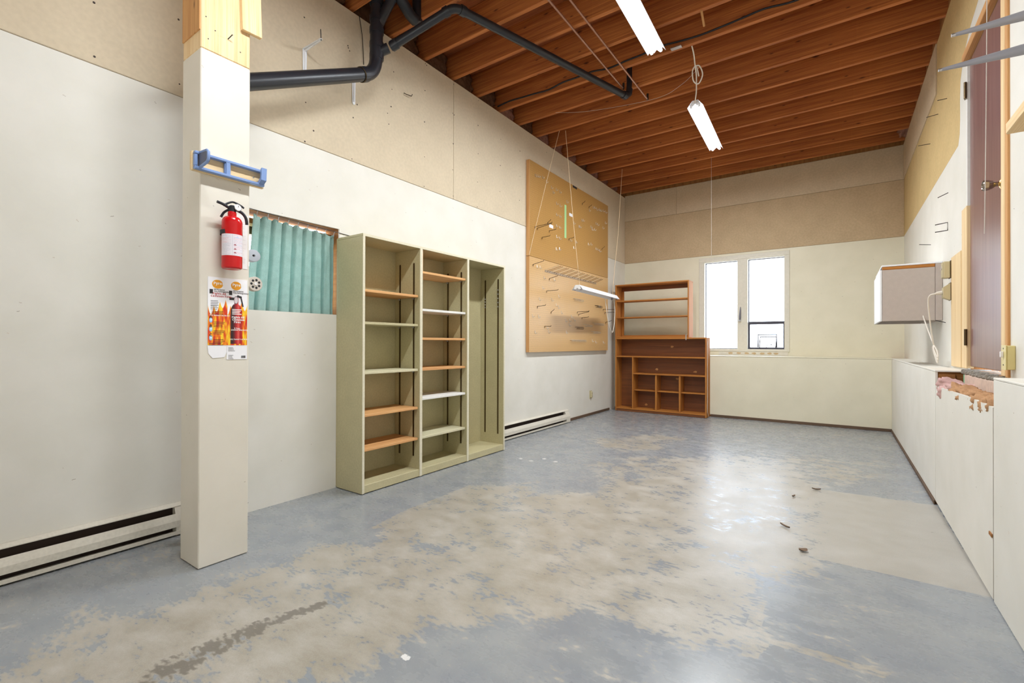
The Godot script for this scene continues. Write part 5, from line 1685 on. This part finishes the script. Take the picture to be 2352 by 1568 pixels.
	tag(mesh(s, "wooden_dowel", "old_wood"), "short wooden dowel bridging two joists near the lamp", "dowel")
	var jb := part_box("junction_plate", "steel", null, Vector3(-1.19, 3.592, -4.10), Vector3(-1.10, 3.5995, -4.06), 0.001)
	tag(jb, "small bright metal plate under a joist between the lamps", "plate")
	# loose thin wire drooping below the joists
	s = S()
	tube(s, curve([Vector3(-2.55, 3.594, -4.47), Vector3(-2.2, 3.565, -4.60), Vector3(-1.55, 3.572, -4.76), Vector3(-1.25, 3.57, -4.64), Vector3(-1.05, 3.594, -4.48)]), 0.0016, 5)
	tag(mesh(s, "loose_wire", "thin_string"), "thin loose wire drooping under the joists between the lamps", "wire")
	# thin wire hanging down the drywall by the stack
	s = S()
	tube(s, curve([Vector3(XL + 0.006, 3.575, -2.262), Vector3(XL + 0.008, 3.42, -2.29), Vector3(XL + 0.006, 3.22, -2.305)]), 0.0028, 6)
	tag(mesh(s, "hanging_wire", "dark_wire"), "thin dark wire hanging on the drywall beside the drain stack", "wire")

# ------------------------------------------------------------------ the right side
func right_side_things() -> void:
	# a box cupboard on the wall: pale board, wooden top rail, open underneath
	var t := thing("wall_cupboard", "boxy grey beige wall cupboard with a wooden top rail", "cupboard", Vector3(0, 1.255, 0))
	var x0 := 0.294
	var za := -5.020
	var zb := -5.800
	part_box("near_side", "laminate", t, Vector3(x0 + 0.002, 0.0, za), Vector3(XU - 0.046, 0.430, za - 0.016), 0.002)
	part_box("top_rail", "case_wood", t, Vector3(x0 + 0.002, 0.431, za), Vector3(XU - 0.046, 0.456, za - 0.016), 0.002)
	part_box("top_board", "white_enamel", t, Vector3(x0 - 0.002, 0.457, za + 0.002), Vector3(XU - 0.001, 0.470, zb), 0.002)
	part_box("front_panel", "white_enamel", t, Vector3(x0 - 0.014, 0.0, za + 0.001), Vector3(x0, 0.430, zb), 0.002)
	part_box("far_side", "laminate", t, Vector3(x0 + 0.002, 0.0, zb + 0.016), Vector3(XU - 0.046, 0.456, zb), 0.002)
	part_box("back_cleat", "laminate", t, Vector3(XU - 0.044, 0.0, za + 0.001), Vector3(XU - 0.001, 0.456, zb), 0.002)
	for k in 4:
		var st := part_box("inner_slat", "ivory_paint", t, Vector3(-0.16, 0, -0.045), Vector3(0.16, 0.008, 0.045), 0.001)
		st.position = Vector3(0.46, 0.012 + 0.008 * k, -5.14 - k * 0.17)
		st.rotation = Vector3(0, 0.35, 0.03)
	# outlet boxes on the shim board
	for k in 2:
		var y: float = [1.545, 1.385][k]
		var b := thing("outlet_box", ["upper beige outlet box beside the door", "lower beige outlet box with a plug beside the door"][k], "outlet", Vector3(XU - 0.012, y, -4.605))
		if k == 0:
			part_box("body", "ivory_plastic", b, Vector3(-0.042, 0, -0.062), Vector3(-0.004, 0.120, 0.012), 0.004)
			part_box("cover_plate", "ivory_plastic", b, Vector3(-0.046, 0.004, -0.058), Vector3(-0.042, 0.116, 0.008), 0.001)
			var s := S()
			lathe(s, [Vector2(0.014, 0), Vector2(0.014, 0.004), Vector2(0.006, 0.005), Vector2(0.006, 0.002), Vector2(0, 0.002)], Transform3D(Basis(Vector3.BACK, PI / 2), Vector3(-0.046, 0.076, -0.026)), 16)
			mesh(s, "socket", "beige_plastic", b)
		else:
			var s := S()
			prism(s, pv([[-0.004, 0.0], [-0.042, 0.018], [-0.042, 0.092], [-0.004, 0.122]]), along_z(-0.062), 0.074)
			mesh(s, "body", "ivory_plastic", b)
		part_box("gasket", "bronze", b, Vector3(-0.0039, -0.003, -0.064), Vector3(0.0, 0.125, 0.014), 0.0)
	var plug := thing("power_cord", "white power cord with a plug and a bundled loop", "cord", Vector3(0, 0, 0))
	var s2 := S()
	tube(s2, [Vector3(XU - 0.055, 1.442, -4.63), Vector3(XU - 0.080, 1.438, -4.63), Vector3(XU - 0.098, 1.434, -4.63)], [0.015, 0.013, 0.006], 10)
	mesh(s2, "plug", "white_cord", plug)
	s2 = S()
	tube(s2, curve([Vector3(XU - 0.096, 1.434, -4.63), Vector3(XU - 0.122, 1.425, -4.64), Vector3(XU - 0.130, 1.38, -4.66), Vector3(XU - 0.118, 1.25, -4.69), Vector3(XU - 0.098, 1.10, -4.73), Vector3(XU - 0.088, 1.058, -4.75)]), 0.0050, 8)
	mesh(s2, "flex", "white_cord", plug)
	s2 = S()
	tube(s2, curve([Vector3(XU - 0.12, 1.30, -5.03), Vector3(XU - 0.105, 1.18, -4.90), Vector3(XU - 0.088, 1.058, -4.75)]), 0.0045, 8)
	mesh(s2, "flex", "white_cord", plug)
	for k in 6:
		var a := lerpf(-0.075, 0.085, k / 5.0)
		var c := Vector3(XU - 0.088, 1.056, -4.75)
		var e := c + Vector3(0.02 - absf(a) * 0.1, -0.135 + absf(a - 0.02) * 0.7, a * 0.9)
		s2 = S()
		tube(s2, curve([c, c.lerp(e, 0.5) + Vector3(-0.008, 0.012, -0.012), e, c.lerp(e, 0.5) + Vector3(0.008, -0.004, 0.012), c]), 0.0046, 8)
		mesh(s2, "bundle_loop", "white_cord", plug)
	# yellowed switch plate right of the door
	var sw := thing("switch_plate", "yellowed switch plate low on the wall right of the door", "switch", Vector3(XU, 0.942, -3.175))
	part_box("box", "yellow_plastic", sw, Vector3(-0.030, 0, -0.036), Vector3(0, 0.114, 0.036), 0.003)
	part_box("plate", "yellow_plastic", sw, Vector3(-0.034, -0.002, -0.038), Vector3(-0.030, 0.116, 0.038), 0.001)
	part_box("toggle", "paper", sw, Vector3(-0.046, 0.058, -0.006), Vector3(-0.034, 0.086, 0.006), 0.002)
	for y in [0.022, 0.100]:
		var s := S()
		lathe(s, [Vector2(0.004, 0), Vector2(0.004, 0.001), Vector2(0, 0.002)], Transform3D(Basis(Vector3.BACK, PI / 2), Vector3(-0.034, y, 0)), 10)
		mesh(s, "screw", "dark_metal", sw)
	# two tapered steel arms sticking out of the wall
	for k in 2:
		var zz: float = [-2.50, -2.79][k]
		var y: float = [2.278, 2.280][k]
		var xt: float = [0.362, 0.361][k]
		var arm := thing("storage_arm", ["tapered grey storage arm on the right wall, nearer of two", "tapered grey storage arm on the right wall, farther of two"][k], "storage arm", Vector3(0, 0, 0))
		var s := S()
		tube(s, [Vector3(XU, y, zz), Vector3(XU - 0.06, y, zz), Vector3(xt + 0.01, y, zz)], [0.022, 0.021, 0.0065], 16)
		mesh(s, "arm", "grey_arm", arm)
		s = S()
		tube(s, [Vector3(xt + 0.012, y, zz), Vector3(xt, y, zz)], [0.0068, 0.006], 12)
		mesh(s, "tip", "steel", arm)
		part_box("mount_plate", "grey_arm", arm, Vector3(XU - 0.004, y - 0.05, zz - 0.03), Vector3(XU, y + 0.05, zz + 0.03), 0.002)
	# plank shelf above, near the camera
	var sh := thing("wall_shelf", "raw plank wall shelf at the right edge of the view", "shelf", Vector3(0, 0, 0))
	part_box("plank", "raw_wood", sh, Vector3(0.512, 1.848, -2.50), Vector3(XU, 1.890, -0.9), 0.003)
	for z in [-2.2, -1.2]:
		var s := S()
		prism(s, pv([[XU, 1.848], [XU, 1.70], [XU - 0.02, 1.70], [XU - 0.13, 1.83], [XU - 0.13, 1.848]]), along_z(z), 0.03)
		mesh(s, "bracket", "old_wood", sh)
	var sc := S()
	tube(sc, [Vector3(0.565, 1.848, -2.46), Vector3(0.560, 1.836, -2.458)], [0.004, 0.002], 8)
	mesh(sc, "screw", "steel", sh)
	# light pull in front of the door
	s2 = S()
	tube(s2, curve([Vector3(0.560, 3.60, -3.02), Vector3(0.560, 2.6, -3.03), Vector3(0.560, 1.9, -3.06), Vector3(0.557, 1.58, -3.065)]), 0.0018, 5)
	tag(mesh(s2, "pull_string", "thin_string"), "thin pull string hanging in front of the brown door", "string")
	# nails and wire hooks in the right wall
	var nails := [[2.943, -4.834, -0.055, 0.0, "nail high on the tan right wall, nearest the door"], [2.979, -5.219, -0.075, -0.008, "nail high on the tan right wall, middle of three"], [2.876, -5.63, -0.085, 0.0, "nail high on the tan right wall, farthest of three"], [2.210, -4.787, -0.06, -0.030, "slanting nail on the white right wall below the tan sheet"], [1.958, -5.612, -0.08, 0.012, "nail on the white right wall above the cupboard"], [1.230, -4.90, -0.06, 0.02, "dark nail under the wall cupboard"]]
	for n in nails:
		var s := S()
		tube(s, [Vector3(XU + 0.002, n[0], n[1]), Vector3(XU + n[2], n[0] + n[3], n[1])], 0.0028, 6)
		tag(mesh(s, "wall_nail", "dark_metal"), n[4], "nail")
	var fk := thing("wire_staple", "square bent wire hook on the white right wall", "hook", Vector3(XU, 1.925, -4.789))
	var s4 := S()
	tube(s4, [Vector3(-0.075, 0.050, 0), Vector3(-0.004, 0.060, 0), Vector3(-0.004, 0.0, 0), Vector3(-0.075, -0.006, 0)], 0.0035, 6)
	mesh(s4, "wire", "dark_metal", fk)
	# wooden chip sticking from the loose panel's edge
	var ch := S()
	bx(ch, Vector3(XP - 0.004, 0.260, -2.78), Vector3(XP + 0.001, 0.275, -2.735), 0.002)
	tag(mesh(ch, "wood_splinter", "stud_wood"), "small splinter at the right edge of the loose panel", "splinter")

# ------------------------------------------------------------------ small things on walls and floor
func small_things() -> void:
	# white shelf brackets on the drywall
	for k in 2:
		var z: float = [-1.818, -2.217][k]
		var y: float = [3.065, 3.085][k]
		var b := thing("shelf_bracket", ["white metal shelf bracket above the drain pipe", "white metal shelf bracket hanging below the drain pipe"][k], "bracket", Vector3(XL, y, z))
		var l: float = [0.205, 0.205][k]
		var s := S()      # upright leg
		prism(s, pv([[-0.016, 0.02], [0.016, 0.02], [0.012, -l], [0.0, -l - 0.010], [-0.012, -l]]), along_x(0.003), 0.003)
		mesh(s, "upright_leg", "white_enamel", b)
		s = S()
		tube(s, [Vector3(0.008, 0.012, 0), Vector3(0.009, -l + 0.012, 0)], [0.007, 0.003], 8)
		mesh(s, "rib", "white_enamel", b)
		s = S()      # arm that would carry a shelf
		var reach: float = [0.20, 0.085][k]
		var arm := pv([[0.003, -0.016], [0.003, 0.016], [reach, 0.010], [reach + 0.008, 0.0], [reach, -0.010]])
		prism(s, arm, Transform3D(Basis(Vector3(1, 0, 0), Vector3(0, 0, 1), Vector3(0, -1, 0)), Vector3(0, 0.022, 0)), 0.003)
		mesh(s, "shelf_arm", "white_enamel", b)
		s = S()
		tube(s, [Vector3(0.008, 0.010, 0), Vector3(reach - 0.005, 0.017, 0)], [0.007, 0.003], 8)
		mesh(s, "rib", "white_enamel", b)
		if k == 0:
			s = S()
			tube(s, [Vector3(0.198, 0.012, 0), Vector3(0.198, 0.085, 0.004)], 0.003, 6)
			mesh(s, "screw", "dark_metal", b)
	# wire hook on the drywall right of the stack
	var s2 := S()
	tube(s2, [Vector3(XL + 0.001, 3.185, -2.72), Vector3(XL + 0.020, 3.17, -2.72), Vector3(XL + 0.028, 3.175, -2.78), Vector3(XL + 0.028, 3.195, -2.79)], 0.003, 6)
	tag(mesh(s2, "wall_hook", "dark_wire"), "small bent wire hook on the drywall below the joists", "hook")
	# outlet low on the left wall
	var o := thing("wall_outlet", "ivory outlet cover low on the left wall near the bookcase", "outlet", Vector3(XL, 0.248, -6.365))
	part_box("plate", "ivory_plastic", o, Vector3(0, 0, -0.037), Vector3(0.006, 0.118, 0.037), 0.002)
	part_box("socket_block", "ivory_plastic", o, Vector3(0.006, 0.014, -0.018), Vector3(0.030, 0.104, 0.018), 0.004)
	for y in [0.028, 0.072]:
		for z in [-0.007, 0.007]:
			part_box("slot", "rubber", o, Vector3(0.0295, y, z - 0.0012), Vector3(0.0306, y + 0.012, z + 0.0012), 0.0)
	# dry leaves and scraps on the floor
	var bits := [[-0.152, -2.822, 0.6, "curled dry leaf on the floor, nearest of four scraps"], [-0.138, -4.065, 0.2, "dry leaf on the floor, farthest of four scraps"], [-0.259, -3.137, 2.4, "thin twig scrap on the floor behind the nearest leaf"], [-0.261, -3.788, 1.1, "small dry scrap on the floor before the farthest leaf"]]
	for k in bits.size():
		var b: Array = bits[k]
		var s := S()
		var w: float = [0.018, 0.010, 0.007, 0.007][k]
		var l: float = [0.022, 0.028, 0.036, 0.018][k]
		for i in 8:
			for j in 4:
				var p := []
				for e in [[0, 0], [1, 0], [1, 1], [0, 1]]:
					var u: float = (i + e[0]) / 8.0 * 2.0 - 1.0
					var v: float = (j + e[1]) / 4.0 * 2.0 - 1.0
					p.append(Vector3(u * l, 0.003 + 0.007 * v * v + 0.005 * u * u, v * w * sqrt(maxf(0.02, 1.0 - u * u))))
				quad(s, p[0], p[1], p[2], p[3], Vector3.UP)
		var lf := mesh(s, "dry_leaf", "leaf_brown")
		lf.position = Vector3(b[0], 0, b[1])
		lf.rotation.y = b[2]
		tag(lf, b[3], "leaf")
